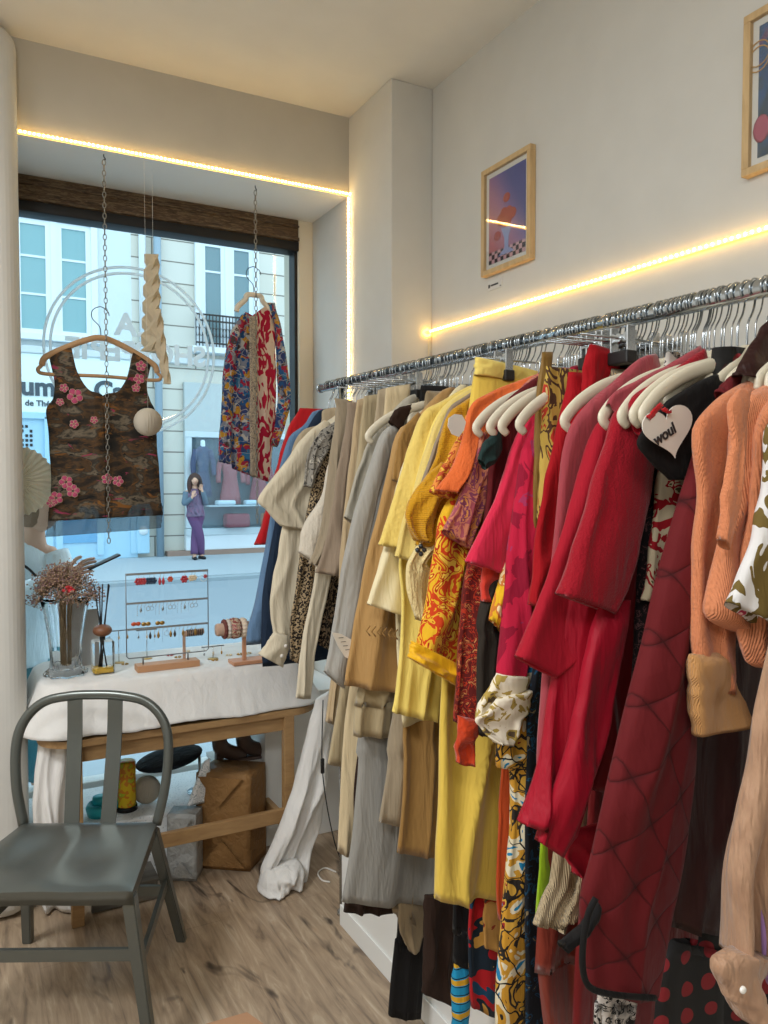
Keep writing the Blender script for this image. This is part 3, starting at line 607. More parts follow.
# ------------------------------------------------------------------ chair
mch=plain('gunmetal_chair','#656965',.3,.6,30,.08,.002); ce=empty('metal_chair',(.336,2.552,0),'dark grey metal chair with a two-slat rounded back standing on the floor planks','chair')
O=Vector((.336,2.552,0)); EX=Vector((.889,-.458,0)); EY=Vector((-.458,-.889,0))
def cl(x,y,z): return O+EX*x+EY*y+Vector((0,0,z))
def seat():
    bm=bmesh.new(); n=24; g=[]
    for i in range(n+1):
        v=i/n; y=v*.415; hw=.205+.05*v; rowt=[]
        for j in range(n+1):
            u=j/n*2-1; x=u*hw; r=.035; e1=max(0,abs(u)*hw-(hw-r))/r; e2=max(0,abs(y-.2075)-(.2075-r))/r
            dish=.015*math.exp(-((abs(u)-.42)/.34)**2-((v-.5)/.3)**2)+.004*math.exp(-(u/.2)**2-((v-.75)/.25)**2)*-1
            rowt.append(bm.verts.new(cl(x,y,.452-dish-.006*max(e1,e2)**2)))
        g.append(rowt)
    for i in range(n):
        for j in range(n): bm.faces.new((g[i][j],g[i][j+1],g[i+1][j+1],g[i+1][j]))
    loop=[g[0][j] for j in range(n+1)]+[g[i][n] for i in range(1,n+1)]+[g[n][j] for j in range(n-1,-1,-1)]+[g[i][0] for i in range(n-1,0,-1)]
    loop=[bm.verts.new(v.co) for v in loop]; low=[bm.verts.new(v.co+Vector((0,0,-.036))) for v in loop]; N=len(loop)
    low2=[bm.verts.new(cl(0,.2,.42)+(v.co-cl(0,.2,.42))*.985+Vector((0,0,0))) for v in low]
    for i in range(N): bm.faces.new((loop[i],loop[(i+1)%N],low[(i+1)%N],low[i])); bm.faces.new((low[i],low[(i+1)%N],low2[(i+1)%N],low2[i]))
    bm.faces.new(low2); return bm
obj('seat',seat(),mch,ce)
bf=[(-.205,-.0,.44),(-.230,-.012,.56),(-.236,-.03,.68),(-.215,-.045,.755),(-.16,-.055,.808),(-.08,-.06,.826),(0,-.062,.829),(.08,-.06,.826),(.16,-.055,.808),(.215,-.045,.755),(.236,-.03,.68),(.230,-.012,.56),(.205,0,.44)]
obj('back_frame',T([cl(*p) for p in bf],.0125,n=70,seg=10,flat=(1.25,1)),mch,ce)
for x in (-.062,.062):
    pts=[cl(x*.9,.0+.003,.44),cl(x*.95,-.02,.55),cl(x,-.05,.70),cl(x*1.02,-.06,.822)]; bm=bmesh.new(); pts=catmull(pts,20); vs=[]
    for p in pts: vs.append([bm.verts.new(p+EX*a*.023+EY*b*.003) for a,b in ((-1,-1),(1,-1),(1,1),(-1,1))])
    for A,B in zip(vs,vs[1:]):
        for k in range(4): bm.faces.new((A[k],A[(k+1)%4],B[(k+1)%4],B[k]))
    bm.faces.new(vs[0]); bm.faces.new(vs[-1]); obj('slat',bm,mch,ce,False)
def barleg(a,b,w0,w1):
    bm=bmesh.new(); 
    V0=[bm.verts.new(a+EX*x*w0+EY*y*w0) for x,y in ((-1,-1),(1,-1),(1,1),(-1,1))]; V1=[bm.verts.new(b+EX*x*w1+EY*y*w1) for x,y in ((-1,-1),(1,-1),(1,1),(-1,1))]
    for k in range(4): bm.faces.new((V0[k],V0[(k+1)%4],V1[(k+1)%4],V1[k]))
    bm.faces.new(V0); bm.faces.new(V1); bmesh.ops.bevel(bm,geom=list(bm.edges),offset=.003,segments=2,affect='EDGES'); return bm
LG={}
for k,(a,b) in {'bl':((-.195,.012,.43),(-.25,-.12,0)),'br':((.195,.012,.43),(.25,-.12,0)),'fl':((-.24,.395,.43),(-.295,.40,0)),'fr':((.24,.395,.43),(.295,.40,0))}.items():
    LG[k]=(Vector(cl(*a)),Vector(cl(*b))); obj('leg',barleg(cl(*a),cl(*b),.017,.0145),mch,ce,False)
def onleg(k,z): a,b=LG[k]; return b.lerp(a,z/.43)
for a,b,z in (('fl','fr',.27),('bl','br',.20),('bl','fl',.235),('br','fr',.235)):
    P,Q=onleg(a,z),onleg(b,z); d=(Q-P).normalized(); s=d.cross(Vector((0,0,1))); bm=bmesh.new()
    V0=[bm.verts.new(P+s*x*.006+Vector((0,0,y*.016))) for x,y in ((-1,-1),(1,-1),(1,1),(-1,1))]; V1=[bm.verts.new(Q+s*x*.006+Vector((0,0,y*.016))) for x,y in ((-1,-1),(1,-1),(1,1),(-1,1))]
    for k in range(4): bm.faces.new((V0[k],V0[(k+1)%4],V1[(k+1)%4],V1[k]))
    bm.faces.new(V0); bm.faces.new(V1); obj('stretcher',bm,mch,ce,False)
# ------------------------------------------------------------------ floor things under the table
mkraft=fabric('kraft_paper','#8f6a40',wr=.5,wd=.03,sheen=0,rough=.6,wstretch=1); 
def bag(name,label,cat,A,B,C_,h,m,mt,dz=0,flap=True):
    A,B,C_=Vector(A),Vector(B),Vector(C_); Dp=B+C_-A; e=empty(name,(A+Dp)/2,label,cat); n=12; bm=bmesh.new(); cor=[B,A,C_,Dp]; rows=[]
    for i in range(n+1):
        t=i/n; ring=[]
        for k in range(4):
            for j in range(8):
                p=cor[k].lerp(cor[(k+1)%4],j/8); q=(A+Dp)/2; d=(p-q); s=1+.02*math.sin(t*3.1)+.03*noise.noise(Vector((p.x*9,p.y*9,t*3)))
                ring.append(bm.verts.new(q+d*s+Vector((0,0,.002+h*t+(dz*(j/8 if k==0 else 0)*t)))))
        rows.append(ring)
    for R0,R1 in zip(rows,rows[1:]):
        for k in range(32): bm.faces.new((R0[k],R0[(k+1)%32],R1[(k+1)%32],R1[k]))
    bm.faces.new(rows[0]); bm.faces.new(rows[-1]); obj('paper_body',bm,m,e)
    if flap:
        f=(C_-A).normalized(); g=(B-A).normalized(); nf=Vector((g.y,-g.x,0)); nf=nf if nf.dot(A-Dp)>0 else -nf; W=(B-A).length
        for pts in ([(.08,.02),(.92,.02),(.5,h*.33)],[(.1,h*.98),(.95,h*.98),(.55,h*.68)]):
            bm=bmesh.new(); P=[A+g*W*a+nf*.012+Vector((0,0,b)) for a,b in pts]; Q=[p+nf*.004 for p in P]
            v=[bm.verts.new(p) for p in P]+[bm.verts.new(p) for p in Q]; bm.faces.new(v[:3]); bm.faces.new(v[3:])
            for k in range(3): bm.faces.new((v[k],v[(k+1)%3],v[3+(k+1)%3],v[3+k]))
            obj('fold_flap',bm,m,e,False)
    return e
bag('paper_parcel','brown kraft paper parcel bag standing on the floor under the table','bag',(.955,2.875,0),(.785,3.0,0),(1.06,2.985,0),.375,mkraft,None)
msil=fabric('grey_paper','#a3a39f',wr=.6,wd=.03,sheen=0,rough=.45,wstretch=1)
bag('paper_bag','crumpled silver grey bag on the floor left of the brown parcel','bag',(.755,2.90,0),(.66,2.955,0),(.80,2.975,0),.25,msil,None)
mlace=printed('lace_paper',[(0,'#f4f6f6'),(.5,'#b9c2c6'),(.56,'#f4f6f6'),(.68,'#aeb8bd')],60,'noise')
tag(obj('lace_sheet',cloth([(.81,.42),(.77,.33),(.745,.26)],[(.835,.43),(.835,.34),(.835,.26)],2.985,.012,.006,3,nr=16,nc=12),mlace),'lacy white patterned sheet poking up behind the silver grey bag','paper')
mgw=wood('grey_crate_wood','#4c4a44','#6b675e',1)
e=empty('wooden_crate',(.48,2.86,0),'low weathered grey wooden crate on the floor under the table, behind the chair legs','crate')
for k in range(2): obj('slat',rbox(.375,.60,2.84,2.855,.006+k*.033,.036+k*.033,.002),mgw,e,False)
obj('lid',rbox(.37,.605,2.835,2.98,.07,.08,.002),mgw,e,False); obj('back_board',rbox(.375,.60,2.965,2.98,.004,.07,.002),mgw,e,False)
# ledge things
LZ=.236
mturq=plain('turquoise_plastic','#28b4c0',.35); p=at(94,800,2,LZ)
e=empty('plastic_tray',(p.x,3.12,LZ),'turquoise plastic holder on the netted ledge under the table','holder'); obj('bowl',lathe(bmesh.new(),[(0,.0),(.045,.0),(.052,.03),(.044,.045),(.04,.03),(.0,.015)],(p.x,3.12,LZ),20),mturq,e); obj('spout',T([(p.x+.04,3.12,LZ+.03),(p.x+.065,3.11,LZ+.03)],.016,seg=10),mturq,e); obj('cap',lathe(bmesh.new(),[(.0,.045),(.03,.045),(.026,.07),(0,.07)],(p.x,3.12,LZ),16),mturq,e)
e=empty('drink_can',(.545,3.12,LZ),'tall yellow and orange tin on the ledge behind the chair back slat','tin')
tcan=NT('tin_print'); nn=tcan.noise(tcan.tc.outputs['Object'],28,2); tcan.link(tcan.ramp(nn.outputs[0],[(0,'#e8c41c'),(.5,'#e08a1c'),(.58,'#b8c428'),(.68,'#f0d83a')],'CONSTANT'),tcan.b.inputs['Base Color']); tcan.b.inputs['Roughness'].default_value=.35
obj('tin_body',lathe(bmesh.new(),[(0,.012),(.034,.012),(.035,.02),(.035,.185),(.032,.19),(0,.19)],(.545,3.12,LZ),24),tcan.m,e); obj('base_ring',lathe(bmesh.new(),[(0,0),(.04,0),(.04,.018),(0,.018)],(.545,3.12,LZ),24),mdark,e)
mpaper=translucent('cream_paper','#ece4d4',.45)
def honeycomb(bm,c,r,n=22,sc=1):
    c=Vector(c)
    for k in range(n):
        a=math.pi*2*k/n; d=Vector((math.cos(a),math.sin(a),0)); s=Vector((-d.y,d.x,0)); m_=12; A=[bm.verts.new(c+Vector((0,0,r*sc)))]
        prev=None
        for i in range(m_+1):
            th=math.pi*i/m_; o=c+d*r*math.sin(th)+Vector((0,0,r*sc*math.cos(th))); w=.004+.09*r*math.sin(th)
            q=[c+Vector((0,0,r*sc*math.cos(th)))+d*r*.55*math.sin(th),o]; vs=[bm.verts.new(q[0]+s*w),bm.verts.new(q[1]),bm.verts.new(q[0]-s*w)]
            if prev:
                for a_,b_ in ((0,1),(1,2)): bm.faces.new((prev[a_],prev[b_],vs[b_],vs[a_]))
            prev=vs
    bmesh.ops.delete(bm,geom=[v for v in bm.verts if not v.link_faces],context='VERTS'); return bm
tag(obj('paper_ball',honeycomb(bmesh.new(),(.625,3.14,LZ+.056),.054,26),mpaper),'pleated white paper ball on the ledge beside the yellow tin','paper ball')
e=empty('hat_stand',(.85,3.16,LZ),'small metal stand holding a dark hat on the netted ledge','stand'); mchrome=plain('chrome','#b9c0c4',.18,1)
obj('base_plate',lathe(bmesh.new(),[(0,0),(.05,0),(.05,.006),(.012,.01),(0,.01)],(.84,3.16,LZ),24),mchrome,e); obj('pole',T([(.84,3.16,LZ),(.84,3.16,LZ+.17)],.006,seg=10),mchrome,e); obj('collar',lathe(bmesh.new(),[(.011,.01),(.011,.03),(.006,.034)],(.84,3.16,LZ),14),mchrome,e)
hb=bmesh.new(); lathe(hb,[(.0,.012),(.04,.014),(.085,.006),(.115,-.004),(.112,-.010),(.07,-.022),(0,-.024)],(0,0,0),28); bmesh.ops.rotate(hb,verts=hb.verts,matrix=Matrix.Rotation(math.radians(-13),3,'Y'),cent=(0,0,0))
for v in hb.verts: v.co=Vector(at(169,757,1,3.13))+Vector((v.co.x*1.15,v.co.y*1.1,v.co.z*.8))
tag(obj('hat',hb,printed('starry_navy',[(0,'#14181f'),(.72,'#232a38')],200)),'dark navy speckled hat tilted on its stand under the table','hat')
mboot=plain('brown_leather','#5a463c',.5); 
for k,(x,l) in enumerate(((.93,'brown leather ankle shoe standing on the raised shelf under the table, toe to the right'),(1.03,'dark brown leather shoe half behind the other one under the table'))):
    e=empty('ankle_shoe',(x,3.12,.42),l,'shoe'); z0=at(225,762,1,3.12).z+.012; bm=bmesh.new(); tube(bm,[(x-.02,3.12,z0+.09),(x-.01,3.12,z0+.05),(x+.02,3.115,z0+.03),(x+.06,3.11,z0+.018),(x+.09,3.105,z0+.012)],[.03,.034,.03,.026,.012],n=16,seg=14); obj('upper',bm,mboot,e)
    obj('heel',rbox(x-.035,x-.005,3.10,3.14,z0-.012,z0+.05,.006),mdark if k else mboot,e,False); obj('sole',rbox(x-.01,x+.095,3.085,3.13,z0-.012,z0+.0,.004),mboot,e)
tag(obj('shoe_shelf',rbox(.90,1.075,3.05,3.28,at(225,762,1,3.12).z-.02,at(225,762,1,3.12).z-.001,.003),mwhite,smooth=False),'narrow white shelf board behind the brown parcel carrying the shoes','shelf')
# cable with switch
cb=empty('switched_cable',(1.10,2.62,.2),'thin black power cord with an inline switch hanging beside the clothes rail','cord'); mbk=plain('black_rubber','#151515',.5)
q=[at(323,700,1,2.62),at(322,760,1,2.62),at(326,800,1,2.62),at(334,840,1,2.62),at(341,860,1,2.62)]
obj('wire',T(q,.0022,n=30,seg=6),mbk,cb); p=at(322.5,766,1,2.62); obj('inline_switch',rbox(p.x-.007,p.x+.007,p.y-.006,p.y+.006,p.z-.028,p.z+.028,.004),mbk,cb)
q=[at(330,882,2,.004),at(322,880,2,.004),at(318,873,2,.004),at(325,868,2,.004),at(336,872,2,.004)]
tag(obj('loose_cable',T(q,.003,n=24,seg=6),plain('white_cord','#e4e0d8',.5)),'short loop of thin white cord lying on the floor by the rail post','cord')
A_,B_=at(205,1024,2,.03),at(247,1012,2,.03); cbm=bmesh.new(); A2=Vector((A_.x,A_.y-.15,.03)); 
P=[Vector((A_.x-.03,A_.y-.12,.0)),Vector((A_.x,A_.y,.0)),Vector((B_.x,B_.y,.0)),Vector((B_.x+.05,B_.y-.14,.0))]
prism(cbm,[(p.x,p.y) for p in P],2,.0,.03); tag(obj('cardboard_box',cbm,plain('cardboard','#b58a68',.8),smooth=False),'flat tan cardboard box corner on the floor at the bottom edge','box')
# ------------------------------------------------------------------ things on the table
TZ=.807
def glassm(name,tint,rough=.0,ior=1.45):
    t=NT(name); t.b.inputs['Base Color'].default_value=lin(tint); t.b.inputs['Transmission Weight'].default_value=1; t.b.inputs['Roughness'].default_value=rough; t.b.inputs['IOR'].default_value=ior; return t.m
mcrys=glassm('crystal','#ffffff',.0,1.18); p=at(66,675,2,TZ); vx,vy=p.x,p.y; vh=.285
e=empty('glass_vase',(vx,vy,TZ),'tall fluted crystal vase full of dried flowers at the left end of the table','vase')
prof=[(.0,.0),(.046,.0),(.060,.008),(.052,.03),(.050,.06),(.056,.14),(.068,.22),(.078,.265),(.084,vh),(.078,vh-.002),(.062,.22),(.048,.12),(.044,.03),(0,.02)]
obj('glass_body',lathe(bmesh.new(),[(r,z+TZ) for r,z in prof],(vx,vy,0),64,mod=lambda th,z:1+.075*abs(math.sin(th*4))+(.03*math.cos(16*th) if z<TZ+.03 else 0)),mcrys,e)
obj('rim',T([(vx+.086*math.cos(a*math.pi/24),vy+.086*math.sin(a*math.pi/24),TZ+vh+.010*math.cos(a*math.pi/6)) for a in range(48)],.0035,seg=8,closed=True),mcrys,e)
obj('foot',lathe(bmesh.new(),[(.040,0),(.068,.003),(.070,.014),(.052,.030),(.04,.02)],(vx,vy,TZ),48,mod=lambda th,z:1+.1*math.cos(8*th)),mcrys,e)
random.seed(3); mstem=plain('dry_stem','#7d6a4c',.8); mdry=plain('dry_blossom','#a68a72',.9); mdry2=plain('dry_mauve','#8d6e6c',.9)
e=empty('dried_bouquet',(vx,vy,TZ+.03),'bouquet of dried brown gypsophila with a red flower in the crystal vase','flowers')
bs=bmesh.new(); b1=bmesh.new(); b2=bmesh.new()
for i in range(58):
    a=random.uniform(0,6.28); rr=random.uniform(.0,1)**.6; base=Vector((vx+.02*math.cos(a)*rr,vy+.02*math.sin(a)*rr,TZ+.03)); mid=Vector((vx+.03*math.cos(a)*rr,vy+.03*math.sin(a)*rr,TZ+.26)); tip=Vector((vx+.112*math.cos(a)*rr,vy+.09*math.sin(a)*rr,TZ+.385-.09*rr*rr+random.uniform(-.02,.015)))
    tube(bs,[base,mid,tip],.0012,n=9,seg=4)
    for k in range(48):
        d=Vector((random.gauss(0,1),random.gauss(0,1),random.gauss(0,.8))).normalized()*random.uniform(.008,.042); q=tip+d-Vector((0,0,.01)); tgt=b1 if random.random()<.6 else b2
        bmesh.ops.create_icosphere(tgt,subdivisions=1,radius=random.uniform(.0018,.0036),matrix=Matrix.Translation(q))
        if k%3==0: tube(bs,[tip-Vector((0,0,.03)),q],.0005,seg=3)
obj('stems',bs,mstem,e,False); tag(obj('dry_blossoms',b1,mdry,e),kind='stuff'); tag(obj('mauve_blossoms',b2,mdry2,e),kind='stuff')
bm=bmesh.new(); c=Vector((vx+.008,vy-.085,TZ+.318))
for k in range(10): ball(bm,c+Vector((random.gauss(0,.009),random.gauss(0,.004),random.gauss(0,.006))),.0085,1,(1,.6,.8))
obj('red_flower',bm,plain('petal_red','#c23038',.7),e)
p=at(88,668,2,TZ); bm=rbox(p.x-.052,p.x+.052,-.004,.004,TZ,TZ+.205,.001)
for v in bm.verts: v.co.y+=p.y+.05+(v.co.z-TZ)*.22
tag(obj('leaning_card',bm,plain('grey_card','#a9abaa',.7),smooth=False),'blank grey-white card standing between the vase and the reed diffuser','card')
p=at(103,673,2,TZ); dx,dy=p.x,p.y
e=empty('reed_diffuser',(dx,dy,TZ),'square glass reed diffuser with a wooden ball cap and dark sticks','diffuser')
obj('bottle',rbox(dx-.037,dx+.037,dy-.037,dy+.037,TZ,TZ+.122,.008,3),mcrys,e); obj('liquid',rbox(dx-.032,dx+.032,dy-.032,dy+.032,TZ+.006,TZ+.026,.003),plain('amber_oil','#c9a23c',.2),e)
obj('neck',lathe(bmesh.new(),[(.010,.12),(.010,.14)],(dx,dy,TZ),14),mdark,e); bm=bmesh.new(); ball(bm,(dx,dy,TZ+.156),.034,3,(1,1,.66)); obj('wooden_cap',bm,plain('walnut_ball','#7c5138',.45),e)
for a,b in (((-.028,-.004),(.014,.0)),((-.008,.004),(-.003,.0)),((.003,.0),(-.01,.0)),((.026,.0),(-.016,.002)),((.022,-.004),(-.006,.002))):
    obj('reed',T([(dx+b[0],dy+b[1],TZ+.01),(dx+a[0],dy+a[1],TZ+.31+.015*random.random())],.0024,seg=6),mbk,e)
# earring stand
Ye=2.955; 
def Q(x,y): return at(x,y,1,Ye)
e=empty('earring_stand',(Q(166,668).x,Ye,TZ),'grey metal frame earring display on a pine base in the middle of the table','display stand'); mgm=plain('grey_metal','#7d7f80',.4,.6)
a,b=Q(136,672),Q(198,668); obj('wooden_base',rbox(a.x,b.x,Ye-.03,Ye+.03,TZ,TZ+.024,.002),plain('pine_base','#b98a64',.55),e,False)
fx0,fx1,z0,z1=Q(126,600).x,Q(208,600).x,Q(126,659).z,Q(126,574).z; bm=bmesh.new(); 
r=.008; loop=[(fx0,z0+r),(fx0,z1),(fx1,z1),(fx1,z0+r),(fx1-r,z0),(fx0+r,z0)]
tube(bm,[(x,Ye,z) for x,z in loop],.0022,seg=6,closed=True); obj('outer_frame',bm,mgm,e)
for x in (Q(143,660).x,Q(188,660).x): obj('post',T([(x,Ye,TZ+.02),(x,Ye,z0)],.003,seg=8),mgm,e)
barz=[z1-.003,Q(126,604).z,Q(126,630).z]
for z in barz:
    bm=bmesh.new(); box(bm,fx0,fx1,Ye-.0015,Ye+.0015,z-.0035,z+.0035)
    for i in range(40): x=fx0+(i+.5)*(fx1-fx0)/40; box(bm,x-.0012,x+.0012,Ye-.002,Ye-.0012,z-.001,z+.001,mi=1)
    obj('perforated_bar',bm,[mgm,mwhite],e,False)
cols={'red':plain('enamel_red','#b3343c',.3),'navy':plain('enamel_navy','#1f3550',.3),'cream':plain('pearl','#d9c9a8',.3),'orange':plain('enamel_orange','#c8502c',.3),'gold':plain('gold_wire','#b08a4c',.3,.8),'dark':plain('dark_bead','#3a3434',.3),'silver':mchrome}
def earring(x,z,kind,col,label,s=1.0):
    e=empty('earring',(x,Ye-.004,z),label,'earring','earrings on the display stand'); bm=bmesh.new(); tube(bm,[(x,Ye-.003,z+.004),(x+.003,Ye-.005,z+.002),(x+.0025,Ye-.005,z-.006),(x,Ye-.005,z-.010)],.0006,n=8,seg=5); obj('ear_wire',bm,cols['gold'],e)
    c=Vector((x,Ye-.005,z-.010-.007*s)); bm=bmesh.new()
    if kind=='flower':
        for k in range(6): ball(bm,c+Vector((.005*s*math.cos(k*1.047),0,.005*s*math.sin(k*1.047))),.0034*s,1,(1,.5,1))
        ball(bm,c+Vector((0,-.001,0)),.0025*s,1)
    elif kind=='drop': lathe(bm,[(0,.008*s),(.002*s,.003*s),(.004*s,-.004*s),(.0025*s,-.010*s),(0,-.012*s)],c,10)
    elif kind=='hoop': tube(bm,[c+Vector((.0065*s*math.cos(k*.45),0,.0065*s*math.sin(k*.45))) for k in range(14)],.0008,seg=5,closed=True)
    elif kind=='chain':
        for k in range(5): ball(bm,c+Vector((0,0,.006-k*.006*s)),.0016,1)
    obj('pendant',bm,cols[col],e)
z=barz[0]-.004
for (xp,col,k,s,l) in [(138,'red','flower',1.25,'red flower earring at the left end of the top bar'),(143,'red','flower',1.25,'second red flower earring from the left on the top bar'),(148.5,'navy','flower',1.2,'left navy flower earring on the top bar'),(153,'navy','flower',1.2,'right navy flower earring on the top bar'),(159.5,'red','drop',1.1,'left of two slim red drop earrings on the top bar'),(163,'red','drop',1.1,'right of two slim red drop earrings on the top bar'),(170,'orange','flower',1.0,'small coral flower earring mid top bar'),(184,'red','flower',1.3,'large red flower earring right of the gap on the top bar'),(191,'cream','flower',1.1,'cream flower earring beside the large red one'),(194,'cream','flower',1.0,'second cream flower earring on the top bar'),(203,'cream','hoop',1.3,'cream hoop earring at the right end of the top bar'),(205,'red','flower',.7,'tiny red rosette earring at the right end of the top bar')]:
    earring(Q(xp,580).x,z,k,col,l,s*1.45)
z=barz[1]-.004
for i in range(17):
    xp=137+i*3.65; kd=['chain','drop','chain','hoop','hoop','chain'][i%6]; earring(Q(xp,610).x,z,kd,'silver' if i%3 else 'gold','small silver or gold earring hooked in the row on the middle bar',1.15)
z=barz[2]-.004
for i in range(12):
    xp=150+i*4.1; kd=['drop','chain','drop','chain','hoop','drop'][i%6]; earring(Q(xp,640).x,z,kd,['dark','silver','gold'][i%3],'small dark or metallic earring hooked in the row on the bottom bar',1.4)
# clip display bars, bracelets and small T stands
mtan=plain('tan_plush','#b99a86',.9,0,80,.4,.004)
def tstand(xp,yp,h,w,label,Y=None,gold=True):
    p=at(xp,yp,2,TZ); e=empty('jewellery_stand',(p.x,p.y,TZ),label,'display stand'); obj('foot',lathe(bmesh.new(),[(0,0),(.022,0),(.02,.004),(0,.005)],(p.x,p.y,TZ),18),cols['gold'],e); obj('stem',T([(p.x,p.y,TZ),(p.x,p.y,TZ+h)],.0016,seg=6),mchrome,e); obj('cross_bar',T([(p.x-w/2,p.y,TZ+h),(p.x+w/2,p.y,TZ+h)],.0022,seg=8),mgm,e)
    for k,s in enumerate((-.8,.0,.75)):
        bm=bmesh.new(); x=p.x+s*w/2; tube(bm,[(x,p.y-.002,TZ+h),(x,p.y-.004,TZ+h-.02)],.0006,seg=5); lathe(bm,[(0,.0),(.004,-.006),(.003,-.014),(0,-.016)],(x,p.y-.004,TZ+h-.018),8); obj('hanging_charm',bm,[cols['silver'],cols['cream'],cols['gold']][k],e)
    return p
tstand(119,663,.125,.085,'small T-shaped jewellery stand between the diffuser and the earring frame')
tstand(147,659,.115,.08,'T-shaped jewellery stand seen through the earring frame')
tstand(213,659,.05,.09,'low T-shaped jewellery stand between the earring frame and the scrunchie roll')
for k,(xp,yp) in enumerate(((136,624),(146,624),(160,623))):
    p=at(xp,yp,1,3.0); bm=bmesh.new(); ball(bm,p+Vector((-.008,0,0)),.010,2,(1,.5,.8)); ball(bm,p+Vector((.008,0,0)),.010,2,(1,.5,.8)); ball(bm,p,.005,1)
    tag(obj('bow_clip',bm,[cols['orange'],cols['gold'],cols['gold']][k]),['orange bow clip at the left edge of the earring frame','gold bow clip left of centre behind the earring frame','gold bow clip right of centre behind the earring frame'][k],'hair clip')
e=empty('bracelet_stand',(at(184,660,2,TZ).x,2.99,TZ),'short T-bar stand with dark woven bracelets behind the earring frame','display stand'); p=at(184,634,1,2.99)
obj('upright',rbox(p.x-.005,p.x+.005,2.985,2.995,TZ,p.z,.001),mtan,e,False); obj('roll',T([(p.x-.004,2.99,p.z),(p.x+.075,2.99,p.z+.006)],.011,seg=14),mtan,e)
bm=bmesh.new()
for k in range(9): tube(bm,[(p.x+.012+k*.007,2.99+.0125*math.cos(a*.52),p.z+.002+.0125*math.sin(a*.52)) for a in range(12)],.0022,seg=5,closed=True)
obj('woven_bracelets',bm,cols['dark'],e)
# scrunchie roll on wooden stand
Ys=2.90; p=at(229,629,1,Ys); e=empty('scrunchie_stand',(p.x,Ys,TZ),'pine stand with a padded roll of scrunchies at the right end of the table','display stand'); a,b=at(231,667,1,Ys),at(262,667,1,Ys)
obj('wooden_base',rbox(a.x,b.x+.03,Ys-.035,Ys+.04,TZ,TZ+.014,.002),plain('pine_base_b','#c08a68',.55),e,False); obj('wooden_post',rbox(p.x+.052,p.x+.066,Ys-.007,Ys+.007,TZ+.012,p.z,.001),D.materials['pine_base_b'],e,False)
obj('padded_roll',lathe(bmesh.new(),[(0,-.052),(.021,-.05),(.024,-.044),(.024,.078),(0,.08)],(p.x,Ys,p.z),24,'x'),mtan,e)
def scr(x,r,w,m,l):
    bm=bmesh.new(); lathe(bm,[(.023,-w),(r*.9,-w*1.1),(r,-w*.3),(r*.98,w*.4),(r*.88,w*1.1),(.023,w)],(x,Ys,p.z),60,'x',mod=lambda th,z:1+.07*math.sin(th*15)+.03*math.sin(th*29)); tag(obj('scrunchie',bm,m),l,'scrunchie','scrunchies on the padded roll')
scr(p.x-.018,.036,.006,plain('scr_maroon','#6e3a34',.8),'thin dark maroon scrunchie nearest the bare end of the padded roll'); scr(p.x-.004,.036,.007,plain('scr_white','#cfc4b8',.8),'cream scrunchie between the maroon and the patterned one')
scr(p.x+.022,.038,.018,printed('scr_print',[(0,'#8a4a44'),(.45,'#b8a48c'),(.6,'#a8545c')],60),'wide red and beige patterned scrunchie in the middle of the roll'); scr(p.x+.055,.036,.011,plain('scr_cream','#d9c8b4',.8),'plump pale cream scrunchie at the right end of the roll')
random.seed(11)
for k,(xp,yp,c,l) in enumerate([(215,661,'gold','brooch lying left of the scrunchie stand on the cloth'),(229,656,'cream','cream charm lying just before the scrunchie stand'),(240,655,'gold','gold ring lying at the back right of the table'),(248,654,'cream','cream bead cluster at the right back corner of the table'),(170,656,'red','small red trinket on the cloth behind the earring base'),(178,658,'gold','small gold trinket behind the right of the earring base'),(125,665,'gold','flat gold brooch beside the earring base'),(187,652,'cream','pale trinket at the back of the table behind the frame')]):
    p2=at(xp,yp,2,TZ); bm=bmesh.new()
    for j in range(7): ball(bm,(p2.x+.010*math.cos(j),p2.y+.007*math.sin(j),TZ+.004),.004,1)
    tag(obj('trinket',bm,cols[c]),l,'trinket','trinkets lying on the table')
# ------------------------------------------------------------------ hanging window display
msteel=plain('chain_steel','#8f8c84',.35,.9)
def chain(x,y,z0,z1,label,m=msteel,r=.0075,ll=.026):
    e=empty('chain',(x,y,z1),label,'chain'); bm=bmesh.new(); n=int((z0-z1)/(ll*.74)); 
    for i in range(n):
        z=z0-i*ll*.74-ll/2; ax=i%2; P=[]
        for k in range(10):
            a=2*math.pi*k/10; u=r*.8*math.cos(a); v=(ll/2-.002)*math.sin(a)*(1 if abs(math.sin(a))>.5 else 1); P.append((x+(u if ax==0 else 0),y+(u if ax else 0),z+v))
        tube(bm,P,.0017,seg=5,closed=True)
    obj('links',bm,m,e); obj('ceiling_hook',T([(x,y,2.70),(x,y,2.688),(x+.006,y,2.68),(x,y,z0-.002)],.002,n=10,seg=6),mdark,e)
c1=at(103,155,2,2.7); c2=at(252,188,2,2.7)
chain(c1.x,3.07,2.68,1.26,'long steel chain hanging over the brown tank top in the window')
chain(c2.x,3.10,2.68,1.33,'steel chain hanging down the front of the patterned blouse in the window')
mhw=plain('hanger_wood','#b08b63',.5)
